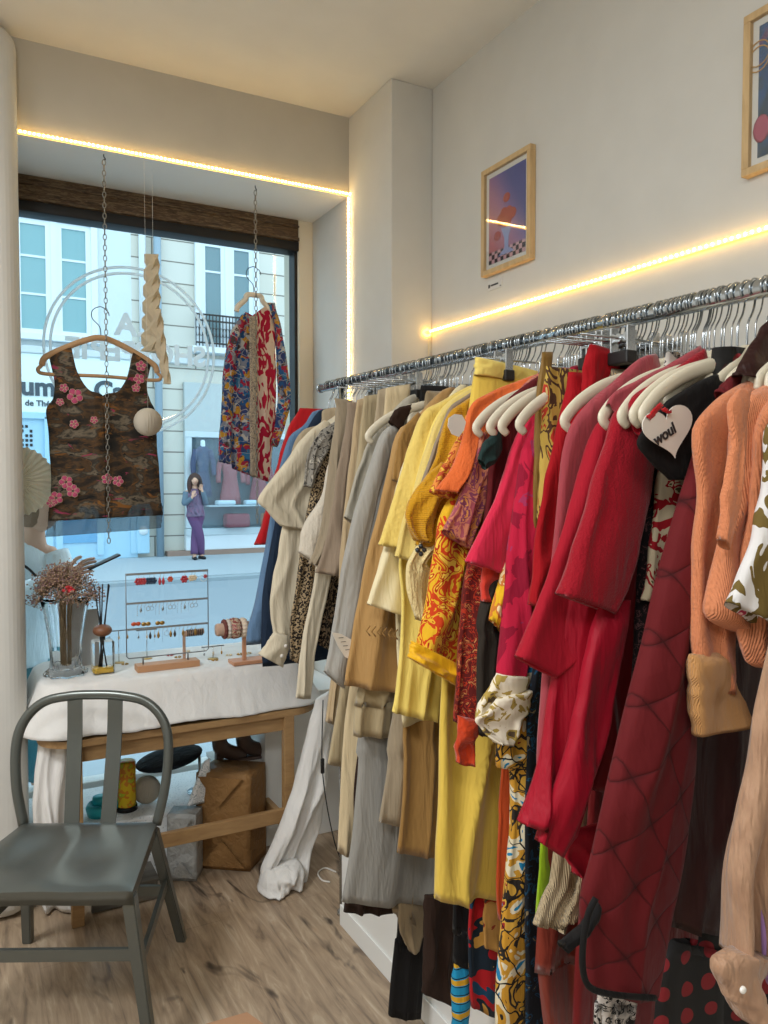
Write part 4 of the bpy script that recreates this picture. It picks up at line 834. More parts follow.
def wooden_hanger(x,y,z,w,drop,label,bar=True,m=mhw,r=.011,chain_y=None):
    e=empty('coat_hanger',(x,y,z),label,'hanger'); bm=bmesh.new()
    tube(bm,[(x-w,y,z-drop),(x-w*.92,y,z-drop*.72),(x-w*.5,y,z-drop*.3),(x-.03,y,z-.004),(x,y,z),(x+.03,y,z-.004),(x+w*.5,y,z-drop*.3),(x+w*.92,y,z-drop*.72),(x+w,y,z-drop)],r,n=50,seg=10,flat=(1,.8))
    if bar: tube(bm,[(x-w,y,z-drop),(x-w-.012,y,z-drop-.018),(x-w+.02,y,z-drop-.03),(x,y,z-drop-.026),(x+w-.02,y,z-drop-.03),(x+w+.012,y,z-drop-.018),(x+w,y,z-drop)],r*.62,n=40,seg=8)
    obj('hanger_bar',bm,m,e); obj('hook',T([(x,y,z),(x-.004,y,z+.04),(x-.03,y,z+.07),(x-.028,y,z+.10),(x,y,z+.115),(x+.025,y,z+.10),(x+.03,y,z+.085)],.0016,n=30,seg=6),mdark,e)
Yt=3.10; h=at(101,338,1,Yt)
wooden_hanger(h.x,Yt,h.z,.205,.115,'brown wooden hanger holding the tank top on the left chain')
def tank_mat():
    t=NT('tropical_print'); b=t.b; b.inputs['Roughness'].default_value=.8
    n=t.noise(t.mapping((4.5,3,9)),2.2,4,.55,.3); c=t.ramp(n.outputs[0],[(.34,'#191714'),(.44,'#33291e'),(.5,'#5c4124'),(.54,'#34322c'),(.6,'#7d705c'),(.66,'#2a2722')])
    n2=t.noise(t.mapping((9,9,22),loc=(3,0,1)),1.6,5,.6,1); c=t.mix(t.ramp(n2.outputs[0],[(.60,'#000000'),(.66,'#ffffff')]),c,'#8a5a24')
    n4=t.noise(t.mapping((8,8,14),loc=(8,0,5)),1.2,4,.6,2); c=t.mix(t.ramp(n4.outputs[0],[(.63,'#000000'),(.66,'#ffffff')]),c,'#14120f')
    n3=t.noise(t.mapping((7,7,18),loc=(5,0,2.3)),1.4,4,.6,.8); c=t.mix(t.ramp(n3.outputs[0],[(.64,'#000000'),(.67,'#ffffff')]),c,'#a83a5c'); t.link(c,b.inputs['Base Color']); return t.m
mtank=tank_mat(); e=empty('tank_top',(h.x,Yt,1.3),'brown tropical print tank top with pink flowers on the wooden hanger in the window','top')
bm=bmesh.new()
L=px([(48,352),(53,376),(54,396),(46,411),(49,440),(51,480),(50,500),(48,521)],Yt); R=px([(71,347),(77,372),(88,390),(102,397),(104,420),(105,460),(105,500),(105,518)],Yt); cloth(L,R,Yt,.018,.006,2,index=True,sides='L',bm=bm,nr=60,taper=.3)
L2=px([(133,352),(128,374),(119,391),(102,397),(104,420),(105,460),(105,500),(105,518)],Yt); R2=px([(152,360),(147,385),(150,400),(155,412),(157,440),(159,470),(161,500),(163,515)],Yt); cloth(L2,R2,Yt,.018,.006,2,index=True,sides='R',bm=bm,nr=60,taper=.3)
obj('bodice',bm,mtank,e)
def tulle_mat():
    t=NT('grey_tulle'); tr=t.new('BsdfTransparent'); m=t.new('MixShader'); m.inputs[0].default_value=.5; t.b.inputs['Base Color'].default_value=lin('#4c5a62'); t.b.inputs['Roughness'].default_value=.9
    t.link(tr.outputs[0],m.inputs[1]); t.link(t.b.outputs[0],m.inputs[2]); t.link(m.outputs[0],t.n['Material Output'].inputs[0]); return t.m
obj('tulle_hem',cloth(px([(49,508),(48,522),(45,537)],Yt),px([(162,503),(163,512),(161,528)],Yt),Yt,.016,.012,4,nr=14,nc=60,freq=40,hem=False,top=1),tulle_mat(),e)
mpk=plain('pink_petal','#b04468',.7); mpk2=plain('cream_outline','#cdb49a',.7)
def blossoms(parent,Y,pts,off=.02):
    bo=bmesh.new()
    for (x,y,r) in pts:
        bm=bmesh.new()
        c=at(x,y,1,Y-off); s=r*c.y/790
        for k in range(5):
            a=k*1.2566+x; q=c+Vector((s*.6*math.cos(a),0,s*.6*math.sin(a))); ball(bm,q,s*.42,2,(1,.12,1)); tube(bo,[q+Vector((s*.44*math.cos(a+j*.63),-.0008,s*.44*math.sin(a+j*.63))) for j in range(10)],.0006,seg=4,closed=True)
        obj('pink_flower',bm,mpk,parent)
    obj('flower_outlines',bo,mpk2,parent)
blossoms(e,Yt,[(64,388,4),(75,396,7),(60,402,3.5),(66,482,6),(73,491,6),(56,498,6),(51,503,4),(141,366,5),(139,379,5),(136,388,4),(107,479,5),(118,481,5),(74,424,4),(94,420,3.5)],.026)
# blouse on right chain
Yb=3.14; h=at(254,295,1,Yb)
wooden_hanger(h.x,Yb,h.z,.075,.075,'cream hanger holding the patterned blouse on the right chain',False,plain('hanger_cream','#cfc7b6',.45))
mblo=printed('floral_mix',[(0,'#2f5f94'),(.22,'#8d93a0'),(.34,'#d09a34'),(.44,'#3a4a7a'),(.6,'#b02f48'),(.72,'#cfccc0'),(.82,'#3f7fa8'),(.92,'#5a4a48')],48,'voronoi',over=[('#c9c8c0',22,.012,'edge')])
thin(mblo,.45)
mzeb=printed('zebra_red',[(0,'#b01c3c'),(.50,'#ddc9b4')],9,'noise',(2.6,1,1.1),2.4,1); thin(mzeb,.4); thin(mtank,.25)
mgld=printed('gold_band',[(0,'#6f665c'),(.45,'#a89a84'),(.6,'#57504a')],120)
e=empty('long_blouse',(h.x,Yb,1.5),'long-sleeved blouse patched from blue floral and red zebra prints hanging in the window','blouse')
obj('floral_front',cloth(px([(245,312),(233,335),(228,380),(228,420),(232,468)],Yb),px([(252,316),(252,340),(252,380),(252,420),(253,476)],Yb),Yb,.02,.010,21,sides='L'),mblo,e)
obj('zebra_front',cloth(px([(252,316),(252,340),(252,380),(252,420),(253,476)],Yb),px([(270,303),(275,335),(276,380),(275,430),(269,482)],Yb),Yb,.02,.010,22,sides='R'),mzeb,e)
obj('placket',cloth(px([(249,316),(249.5,340),(249.5,380),(249.5,420),(250,476)],Yb-.028),px([(256,316),(256.5,340),(256.5,380),(256.5,420),(257,478)],Yb-.028),Yb-.028,.003,.002,3,nc=6),mgld,e)
obj('sleeve',cloth(px([(242,314),(230,335),(223,370),(222,400),(219,438),(219,462)],Yb-.01),px([(246,322),(238,345),(234,380),(233,410),(231,440),(231,464)],Yb-.01),Yb-.01,.022,.008,23,nc=16),mblo,e)
obj('sleeve',cloth(px([(266,303),(275,330),(277,370),(278,400),(274,425),(270,445)],Yb),px([(275,303),(283,340),(288,370),(291,398),(285,425),(277,447)],Yb),Yb,.022,.008,24,nc=16),mblo,e)
# paper decorations
mfold=translucent('folded_paper','#d9cbb0',.35)
e=empty('paper_garland',(at(153,300,1,3.12).x,3.12,1.9),'folded cream paper zigzag garland hanging from a thread in the window','garland')
def zig(top,bot,r0,r1,n):
    bm=bmesh.new(); top,bot=Vector(top),Vector(bot); rings=[]; seg=6
    for i in range(n+1):
        t=i/n; c=top.lerp(bot,t); r=(r0+(r1-r0)*t); ring=[]
        for k in range(seg):
            a=2*math.pi*(k+.5*(i%2))/seg; rr=r*(1.5 if (k+i)%2 else .72); ring.append(bm.verts.new(c+Vector((rr*math.cos(a),rr*math.sin(a)*.8,0))))
        rings.append(ring)
    for A,B in zip(rings,rings[1:]):
        for k in range(seg): bm.faces.new((A[k],A[(k+1)%seg],B[k])); bm.faces.new((A[(k+1)%seg],B[(k+1)%seg],B[k]))
    bm.faces.new(rings[0]); bm.faces.new(rings[-1]); return bm
obj('long_zigzag',zig(at(153,255,1,3.12),at(153,352,1,3.12),.022,.032,12),mfold,e,False); obj('tail_zigzag',zig(at(155,310,1,3.09),at(168,384,1,3.09),.024,.012,8),mfold,e,False)
p=at(153,256,1,3.12); obj('thread',T([(p.x,3.12,p.z),(p.x,3.12,2.70)],.0005,seg=4),mwhite,e)
p=at(148,422,1,3.02); e=empty('paper_ball',p,'small cream honeycomb paper ball hanging in front of the tank top','paper ball'); obj('honeycomb',honeycomb(bmesh.new(),p,.052,28),mpaper,e); obj('thread',T([p+Vector((0,0,.05)),(p.x,3.04,2.70)],.0004,seg=4),mwhite,e)
p=at(17,481,1,3.14); e=empty('paper_fan',p,'cream pleated paper rosette half hidden by the pillar in the window','paper fan'); bm=bmesh.new(); n=64; c0=bm.verts.new(p); R_=[]
for i in range(n):
    a=2*math.pi*i/n; r=.130 if i%2 else .122; R_.append(bm.verts.new(p+Vector((r*math.cos(a),(.008 if i%2 else -.008),r*math.sin(a)))))
c1_=bm.verts.new(p+Vector((0,.01,0)))
for i in range(n): bm.faces.new((c0,R_[i],R_[(i+1)%n])); 
o=obj('pleated_disc',bm,mpaper,e,False); md=o.modifiers.new('t','SOLIDIFY'); md.thickness=.0015
obj('hub',lathe(bmesh.new(),[(0,-.012),(.012,-.01),(.012,.006),(0,.008)],p,16,'y'),mfold,e); obj('thread',T([p+Vector((0,0,.12)),(p.x,p.y,2.70)],.0004,seg=4),mwhite,e)
# ------------------------------------------------------------------ clothes rail
RX=1.15
def zr(Y): return 1.813+.024*(Y-.839)/1.776
mrail=plain('chromed_steel','#c4ccd2',.16,1)
ra=empty('clothes_rack',(RX,1.4,0),'long chrome clothes rail packed with garments in front of the right wall','clothes rack')
obj('rail',T([(RX,2.62,zr(2.62)),(RX,-.9,zr(-.9))],.016,seg=24),mrail,ra)
obj('end_cap',lathe(bmesh.new(),[(0,-.008),(.017,-.006),(.018,.004),(.0135,.012)],(RX,2.625,zr(2.62)),20,'y'),mrail,ra)
for Y in (2.44,-.7):
    obj('post',T([(RX-.005,Y,.0 if Y>0 else .31),(RX-.005,Y,zr(Y))],.011,seg=14),mrail,ra); obj('foot',lathe(bmesh.new(),[(0,0),(.02,0),(.02,.01),(.012,.02)],(RX-.005,Y,.0 if Y>0 else .31),16),mrail,ra)
# hangers
mhc=plain('hanger_cream_plastic','#d3cab4',.4); mclipm=plain('clip_steel','#b9bdbf',.25,.9); mclip=plain('clip_black','#141414',.45); mwire=plain('hook_steel','#aab0b4',.22,1)
HOOK=[(-.015,-.011),(-.0182,.004),(-.0105,.0155),(.0,.0182),(.0105,.0155),(.0182,.003),(.0185,-.012),(.013,-.032),(.003,-.048),(0,-.062),(0,-.100)]
def hanger_mesh(e,Y,m=mhc,clip=False,wide=.225,thick=.006):
    z=zr(Y); obj('hook',T([(RX+x,Y,z+q) for x,q in HOOK],.0015,n=36,seg=7),mwire,e)
    if not clip:
        bm=bmesh.new(); P={'wide':[(-.221,-.226),(-.232,-.215),(-.228,-.203),(-.203,-.179),(-.164,-.155),(-.119,-.137),(-.05,-.118),(-.02,-.106),(0,-.098)],'mid':[(-.165,-.200),(-.172,-.190),(-.165,-.176),(-.14,-.158),(-.10,-.140),(-.05,-.120),(-.02,-.107),(0,-.098)],'cream':[(-.10,-.175),(-.09,-.155),(-.06,-.135),(-.03,-.115),(0,-.098)]}[wide]; P=P+[(-x,q) for x,q in P[-2::-1]]
        P=catmull([Vector((RX+x,Y,z+q)) for x,q in P],60); n=len(P); rings=[]
        for i,p in enumerate(P):
            tg=(P[min(i+1,n-1)]-P[max(i-1,0)]).normalized(); nn=Vector((-tg.z,0,tg.x)); f=min(1,min(i,n-1-i)/6); w=.0115*(.6+.4*f); h=thick
            rings.append([bm.verts.new(p+nn*w*math.cos(a)+Vector((0,h*math.sin(a),0))) for a in [k*math.pi/5 for k in range(10)]])
        for A,B in zip(rings,rings[1:]):
            for k in range(10): bm.faces.new((A[k],A[(k+1)%10],B[(k+1)%10],B[k]))
        bm.faces.new(rings[0]); bm.faces.new(rings[-1]); obj('arms',bm,m,e)
    else:
        obj('bar',T([(RX-.17,Y,z-.052),(RX+.17,Y,z-.052)],.0022,seg=8),mwire,e)
        for s in (-1,1):
            x=RX+s*clip; bm=bmesh.new()
            for q in (-1,1):
                y0,y1=sorted((Y+q*.018,Y+q*.023)); box(bm,x-.010,x+.010,y0,y1,z-.084,z-.030,.002)
                prism(bm,[(Y+q*.004,z-.048),(Y+q*.020,z-.040),(Y+q*.020,z-.060),(Y+q*.004,z-.056)],0,x-.008,x+.008)
            tube(bm,[(x-.011,Y,z-.052),(x+.011,Y,z-.052)],.008,seg=12)
            cpt=obj('clip',bm,mclipm,e,False); bm=bmesh.new()
            box(bm,x-.013,x+.013,Y-.0255,Y+.0255,z-.100,z-.076,.003)
            me=obj('clip_pad',bm,mclip,e,False); me.parent=cpt; cpt_l=cpt.location
PROTO={}
def hang(Y,kind='cream',rz=0,clipx=.11,label=None,group=None):
    key=(kind,clipx if kind=='clip' else 0)
    lab=label or {'mid':'one of the tightly packed cream hangers at the near end of the rail','wide':'wide cream hanger with a down-curved arm end showing between the garments','cream':'one of the cream plastic hangers packed along the chrome rail','clip':'one of the metal clip hangers on the chrome rail holding trousers or skirts'}[kind]
    gr=group or {'mid':'cream hangers crowded at the near end of the rail','wide':'wide curved cream hangers between the garments','cream':'cream hangers on the rail','clip':'clip hangers on the rail'}[kind]
    if key not in PROTO:
        e=empty('coat_hanger' if kind!='clip' else 'clip_hanger',(RX,Y,zr(Y)),lab,'hanger',gr); hanger_mesh(e,Y,clip=clipx if kind=='clip' else False,wide=kind); PROTO[key]=e
    else: e=copy_tree(PROTO[key],(RX,Y,zr(Y))); e['label']=lab; e['group']=gr
    e.rotation_euler[2]=rz; return e
GY=[]
def garment(name,label,cat,Y,parts,hanger='cream',slant=0,clipx=.11,group=None,xmax=1.36):
    """parts: (part, material, left edge px, right edge px or None to mirror, dY, thickness, fold, options)"""
    hh=hanger or ('cream' if cat!='scarf' else None)
    if hh and name not in ('camisole','lilac_top'): hang(Y,hh,random.uniform(-.04,.04) if hh=='cream' else 0,clipx)
    GY.append(Y); e=None
    built=[]
    for i,(pn,m,L,R,dY,th,fold,o) in enumerate(parts):
        o=dict(o); top=o.pop('auto',i==0 and hanger=='cream'); yy=Y+dY
        l=px(L,yy,slant,RX)
        if min(x for x,z in l)<.6 or max(x for x,z in l)>1.45 or min(z for x,z in l)<0.02: print('WARN',name,pn,Y,[(round(x,2),round(z,2)) for x,z in l])
        if top:
            zt=zr(Y)-.085
            if l[0][1]<zt-.01: l=[(RX-.045,zt),(RX-.085,zt-.012)]+[q for q in l if q[1]<zt-.02] if l[0][0]<RX-.09 else [(RX-.045,zt)]+l
        if R is None:
            r=[]
            for x,z in l:
                xm=min(2*RX-x,xmax); 
                if z<.36: xm=min(xm,1.10)
                r.append((max(xm,x+.03),z))
            if slant: r=[(x,z) for x,z in r]
        else: r=px(R,yy,slant,RX)
        if i==0 and not top and max(l[0][1],r[0][1])<zr(Y)-.22 and name not in ('bronze_scarf','burgundy_scarf','camisole'):
            zt=zr(Y)-.125; l=[(RX-.07,zt),(RX-.085,zt-.05)]+l; r=[(RX+.07,zt),(RX+.085,zt-.05)]+r; o['nr']=o.get('nr',44)+20
        built.append((pn,m,l,r,yy,th,fold,o))
    zmin=min(z for b in built for x,z in b[2]+b[3])
    if len(built)>1: e=empty(name,(RX,Y,zmin),label,cat,group)
    for k,(pn,m,l,r,yy,th,fold,o) in enumerate(built):
        bm=cloth(l,r,yy,th*.62,fold*1.55,seed=Y*10+k*3.3,slant=slant,X0=RX,**o)
        if e: obj(pn,bm,m,e)
        else:
            g=obj(name,bm,m,None,loc=(RX,Y,zmin)); tag(g,label,cat,group)
            return g
    return e
random.seed(21)
f=fabric
M={}
M['red']=f('red_cotton','#b01018'); M['denim']=f('denim_blue','#5f7ea0',weave=260); M['navy']=f('navy_wool','#1b2a3e'); M['taupe1']=f('taupe_cloth','#a8987e'); M['cream1']=f('cream_blouse_cloth','#cfc4ac',kn=('X',90,.25))
M['leop']=printed('leopard_print',[(0,'#8f7a60'),(.47,'#17120f')],110,'noise',dist=.6,detail=1); M['leop2']=printed('leopard_small',[(0,'#a08b6c'),(.5,'#1a1411')],170,'noise',dist=.5,detail=1)
M['greyfl']=printed('grey_floral',[(0,'#2c2a28'),(.42,'#8a857c'),(.58,'#4a4642'),(.64,'#b5aea0')],45)
M['lace_w']=f('white_lace','#c9c0b0',weave=120,wr=.5); M['taupe2']=f('taupe_trouser_cloth','#93856f'); M['taupe3']=f('dusty_taupe','#8b7a68'); M['beige1']=f('beige_cloth','#a89878'); M['beige2']=f('warm_beige','#b09a78')
M['cream2']=f('cream_trouser_cloth','#c6b38f'); M['lin']=f('linen_grey','#a59f90'); M['grey1']=f('stone_grey','#8c8a84'); M['grey2']=f('pale_grey','#98958e'); M['dkbrown']=f('dark_brown_cloth','#2c1c14')
M['tan']=f('tan_coat_cloth','#a88350'); M['tan2']=f('camel_cloth','#94703c'); M['ivory']=f('ivory_cotton','#e0d3ac'); M['lacey']=f('yellow_lace','#dcc168',weave=110,wr=.5); M['knity']=f('pale_yellow_knit','#d9c070',kn=('Z',60,.3)); M['yellow']=f('butter_yellow','#e3cb6c'); M['yellow2']=f('soft_yellow','#d9b94e')
M['must']=f('mustard_knit','#c08a10',weave=150,wr=.8,kn=('Z',45,.5)); M['fluff']=f('fluffy_cream','#dcc890',weave=220,wr=1,wd=.03); M['pais']=printed('paisley',[(0,'#d8a820'),(.42,'#c23c10'),(.5,'#d9a92c'),(.56,'#a82408'),(.62,'#e6be44')],16,'noise',dist=2.2,detail=2)
M['gold']=f('golden_satin','#e2aa08',rough=.5); M['floro']=printed('orange_floral',[(0,'#d98a3c'),(.45,'#b04a2a'),(.55,'#d9b23c'),(.62,'#c8642c')],40); M['orange']=f('apricot_orange','#d4642c',weave=200,wr=.6); M['mauve']=printed('sheer_mauve_floral',[(0,'#9a4c56'),(.44,'#c0785c'),(.54,'#7c3c56'),(.62,'#c98a4a')],34)
M['teal']=f('dark_teal','#1d3230'); M['maroon']=f('maroon_cloth','#5a1418'); M['scarf']=printed('maroon_scarf',[(0,'#5a1410'),(.47,'#a83018'),(.52,'#5e1214'),(.6,'#c08048'),(.64,'#7c1c14')],42,dist=2); M['orangebead']=f('orange_fringe','#c23c14',weave=150,wr=1)
M['char']=f('charcoal','#2c2620'); M['coral']=f('coral_red','#c83828'); M['pink']=f('hot_pink','#cc2444'); M['tie']=printed('tie_dye_crimson',[(0,'#8c0c2c'),(.45,'#b8183a'),(.6,'#a03058'),(.70,'#5c1022'),(.76,'#d8a0a8')],11,'noise',dist=.8,detail=4)
M['ypr']=printed('yellow_orange_print',[(0,'#e0b020'),(.5,'#c87830'),(.6,'#e8d0a0')],18); M['ivpr']=printed('ivory_leaf_print',[(0,'#e4dac4'),(.55,'#a89048'),(.64,'#5c4c38')],22); M['olive']=f('bronze_olive','#7c5c20',rough=.5); M['leafpr']=printed('brown_leaf_print',[(0,'#b89a48'),(.46,'#4c3220'),(.53,'#b09040'),(.6,'#a83020'),(.68,'#c8b070')],9,'noise',(2.4,2.4,1),2)
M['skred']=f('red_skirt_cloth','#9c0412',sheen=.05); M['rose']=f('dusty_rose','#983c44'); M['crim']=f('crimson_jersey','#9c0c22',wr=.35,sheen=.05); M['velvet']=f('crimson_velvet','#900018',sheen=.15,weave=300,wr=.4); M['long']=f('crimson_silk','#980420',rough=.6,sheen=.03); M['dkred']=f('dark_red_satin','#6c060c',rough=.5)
M['blk']=f('black_cloth','#121010'); M['roses']=printed('rose_print',[(0,'#d0c0a0'),(.5,'#a01420'),(.6,'#d0c0a0'),(.66,'#5c5a34')],24); M['blace']=printed('black_lace',[(0,'#140e10'),(.55,'#5a3c3c'),(.6,'#140e10')],70)
M['peach']=f('peach_knit','#c87c54',kn=('X',110,.5),weave=200); M['peach2']=f('apricot_knit','#cc8058',kn=('X',70,.6),weave=160); M['ribs']=f('peach_rib','#c08c54',kn=('X',140,.8)); M['flw']=printed('white_floral',[(0,'#d8d6d4'),(.48,'#6c5a2c'),(.6,'#d8d6d4'),(.66,'#c04064'),(.72,'#e8c0c0')],14,'noise',dist=1)
M['silk']=f('pale_pink_silk','#a07c62',col2='#b08c70',rough=.6,wr=1.0); M['lilac']=f('lilac','#a07ab0'); M['dots']=None
M['rust']=f('rust_satin','#7a2a1a',rough=.4); M['orng']=f('rust_orange','#b84414',rough=.55); M['lime']=f('lime_green','#8cb010'); M['crink']=f('crinkled_cream','#b8a482',kn=('X',60,1),wr=1); M['dkbr']=f('dark_brown_satin','#2a0f0c',rough=.5)
M['blue1']=printed('silk_mix',[(0,'#1a7aa8'),(.36,'#d8cdb0'),(.44,'#c08c2c'),(.53,'#2a2420'),(.58,'#c89a3c'),(.66,'#8c1820'),(.72,'#2c8cb8')],13,'noise',dist=1.6,over=[('#1d1815',16,.018,'edge')]); M['navfl']=printed('navy_floral',[(0,'#10141c'),(.55,'#14405c'),(.6,'#10141c'),(.68,'#7c6c50')],30)
M['blkcirc']=printed('black_medallion',[(0,'#0c0c0e'),(.62,'#1a1612')],8,over=[('#7c6c54',9,.11,'spot'),('#0c0c0e',26,.03,'edge')]); M['bands']=printed('blue_black_bands',[(0,'#1a86b0'),(.4,'#101012'),(.6,'#2898c0'),(.75,'#c89a28')],5,'wave',(.6,1,1.6),2); M['mix2']=printed('navy_red_mix',[(0,'#123c58'),(.42,'#a8141c'),(.52,'#14222e'),(.6,'#c09040'),(.68,'#1d5c80')],9,'noise',dist=1)
M['cork']=printed('tan_patchwork',[(0,'#c0904c'),(.6,'#a03a20'),(.66,'#3a3430')],20); M['taupe4']=f('taupe_ruffle','#8c7a5e')
def dots():
    t=NT('red_dots_on_black'); v=t.new('TexVoronoi'); v.inputs['Scale'].default_value=21; v.inputs['Randomness'].default_value=.2; t.link(t.mapping((1,.0,1),loc=(0,.0,.37)),v.inputs['Vector'])
    t.link(t.ramp(v.outputs['Distance'],[(0,'#7c1018'),(.29,'#0b0908')],'CONSTANT'),t.b.inputs['Base Color']); t.b.inputs['Roughness'].default_value=.8; return t.m
M['dots']=dots()
def quilt():
    t=NT('quilted_burgundy'); sp=t.new('SeparateXYZ'); nn=t.noise(t.tc.outputs['Object'],5,1); t.link(t.mix(.05,t.tc.outputs['Object'],nn.outputs['Color'],'ADD'),sp.inputs[0]); x,z=sp.outputs[0],sp.outputs[2]
    fs=[]
    for k,(a,b) in enumerate(((12.5,7.0),(5.0,-12))):
        s=t.math('ADD',t.math('MULTIPLY',x,a),t.math('MULTIPLY',z,b)); s=t.math('PINGPONG',s,.5); fs.append(t.math('POWER',t.math('MULTIPLY',s,2),.35))
    h=t.math('MULTIPLY',fs[0],fs[1]); n=t.noise(t.mapping((1,1,.3)),30,3); b1=t.bump(n.outputs[0],.4,.012); t.link(t.bump(h,.55,.010,b1),t.b.inputs['Normal'])
    t.link(t.mix(t.ramp(h,[(.0,'#ffffff'),(.34,'#000000')]),'#5e1418','#2c0709'),t.b.inputs['Base Color']); t.b.inputs['Roughness'].default_value=.8; t.b.inputs['Specular IOR Level'].default_value=.2; t.b.inputs['Sheen Weight'].default_value=.03; return t.m  # darker stitch lines: crease shade painted into the base colour
M['quilt']=quilt()
G=garment
# ---- far end of the rail
G('shirt','bright red shirt at the far end, its edge showing past the blue one','shirt',2.56,[('body',M['red'],[(300,408),(288,428),(276,470),(266,510),(254,545)],None,0,.02,.008,{})])
G('denim_shirt','washed blue shirt hanging behind the cream blouse at the far end','shirt',2.51,[('body',M['denim'],[(304,425),(288,440),(277,480),(268,530),(257,590),(248,625),(246,645)],None,0,.025,.010,{})])
G('navy_coat','long dark navy coat between the blue shirt and the cream blouse','coat',2.46,[('body',M['navy'],[(306,430),(285,470),(275,520),(264,580),(261,625),(262,667)],None,0,.02,.008,{})])
G('taupe_top','taupe top peeking out above the cream blouse shoulder','top',2.42,[('body',M['taupe1'],[(320,424),(303,430),(293,445),(288,470),(286,500)],None,0,.02,.006,{})])
G('cream_blouse','cream wide-sleeved blouse with a buttoned cuff near the far end of the rail','blouse',2.37,[
 ('cape_sleeve',M['cream1'],[(324,420),(302,438),(283,465),(258,498),(266,510),(281,526)],[(330,424),(326,450),(323,475),(319,500),(314,515),(306,530)],-.03,.03,.006,{'auto':False}),
 ('sleeve',M['cream1'],[(300,480),(284,520),(277,560),(270,600),(274,634)],[(322,470),(316,520),(309,570),(300,605),(290,637)],-.01,.035,.010,{}),
 ('cuff',M['cream1'],[(274,632),(266,644),(258,654)],[(290,636),(288,652),(283,668)],-.015,.028,.004,{'nr':14,'taper':.01,'top':1}),
 ('body',M['cream1'],[(324,428),(314,460),(308,520),(304,580),(302,640)],None,.02,.022,.008,{'auto':False})])
G('leopard_blouse','leopard print blouse with long sleeves, behind the grey trousers','blouse',2.27,[
 ('body',M['leop'],[(338,430),(326,445),(318,500),(312,560),(306,600),(308,640)],[(352,430),(352,470),(350,520),(348,580),(345,620),(340,655)],.0,.022,.008,{'auto':False}),
 ('sleeve',M['leop2'],[(331,432),(318,460),(304,530),(297,580),(291,625),(291,660)],[(338,440),(330,480),(320,540),(317,580),(314,620),(306,667)],-.03,.03,.008,{'auto':False})])
G('print_top','small grey and black floral top with ruffled sleeve near the far end','top',2.22,[('body',M['greyfl'],[(337,420),(320,432),(311,447),(307,465),(304,486)],[(341,428),(334,440),(326,455),(320,470),(313,488)],-.01,.02,.008,{'auto':False})])
G('lace_blouse','off-white blouse with a crocheted lace hem among the taupe clothes','blouse',2.16,[('body',M['lace_w'],[(342,432),(330,460),(321,495),(308,515),(301,530),(299,552)],[(350,436),(345,480),(341,520),(336,550),(332,560),(322,570)],0,.028,.010,{'auto':False})])
G('beige_sleeve_top','long beige top whose narrow sleeve ends hang over the table corner','top',2.19,[('body',M['cream1'],[(338,440),(322,500),(314,580),(302,640),(296,698)],[(346,440),(340,500),(330,580),(318,640),(311,699)],.03,.02,.005,{'auto':False})])
def trousers(name,label,Y,m,L,R,m2=None,cx=.05,cat='trousers',th=.022,fold=.01,hanger='clip'):
    return G(name,label,cat,Y,[('body',m,L,R,0,th,fold,{'top':.5})],hanger,clipx=cx)
trousers('wide_trousers','taupe wide trousers with high waistband, first of the clipped pairs from the window',2.12,M['taupe2'],[(334,398),(336,415),(328,470),(320,530),(309,564)],[(352,401),(352,420),(346,480),(340,530),(332,567)])
trousers('pleated_trousers','brownish taupe pleated trousers, second clipped pair from the window',2.06,M['taupe3'],[(347,402),(346,420),(336,480),(326,540),(315,573)],[(365,403),(364,430),(360,500),(352,550),(345,577)])
trousers('straight_trousers','rosy beige straight trousers hanging third among the clipped pairs',2.01,M['beige2'],[(357,400),(353,430),(345,500),(340,560),(336,640),(326,722)],[(372,396),(370,430),(362,500),(356,560),(346,640),(333,724)])
trousers('straight_trousers','pale taupe trousers with a long leg reaching below the grey jacket',1.96,M['beige1'],[(364,396),(360,430),(352,500),(346,600),(340,690),(328,764)],[(382,394),(380,430),(370,520),(362,600),(352,690),(342,766)])
trousers('pleated_trousers','beige pleated trousers with gathered waist, beside the black clip',1.91,M['taupe1'],[(378,390),(375,420),(364,480),(356,600),(352,700),(349,770)],[(400,385),(398,430),(386,500),(376,600),(368,700),(360,770)])
trousers('straight_trousers','cream cotton trousers whose crumpled leg ends low beside the grey skirt',1.87,M['cream2'],[(386,388),(382,430),(368,540),(355,640),(344,740),(338,852)],[(410,384),(406,440),(392,560),(374,660),(364,760),(353,857)])
G('short_sleeved_blouse','grey top with pleated short sleeve hanging on a cream hanger before the jacket','top',1.85,[('body',M['lin'],[(392,412),(374,432),(361,462),(351,495),(344,517)],[(405,420),(396,450),(388,480),(378,505),(366,530)],0,.025,.010,{'kn':0} if 0 else {})])
G('midi_skirt','long plain grey-brown skirt hanging lowest in the grey section','skirt',1.745,[('body',M['grey1'],[(362,720),(358,760),(354,820),(348,870),(342,902)],[(440,720),(441,760),(440,820),(438,870),(436,905)],0,.05,.022,{'auto':False,'freq':9})],'cream')
G('dark_skirt','very dark brown skirt showing a thin hem under the grey-brown skirt','skirt',1.815,[('body',M['dkbrown'],[(360,740),(354,820),(348,880),(344,913)],[(405,740),(400,820),(396,880),(392,910)],0,.03,.014,{'auto':False})],'cream')
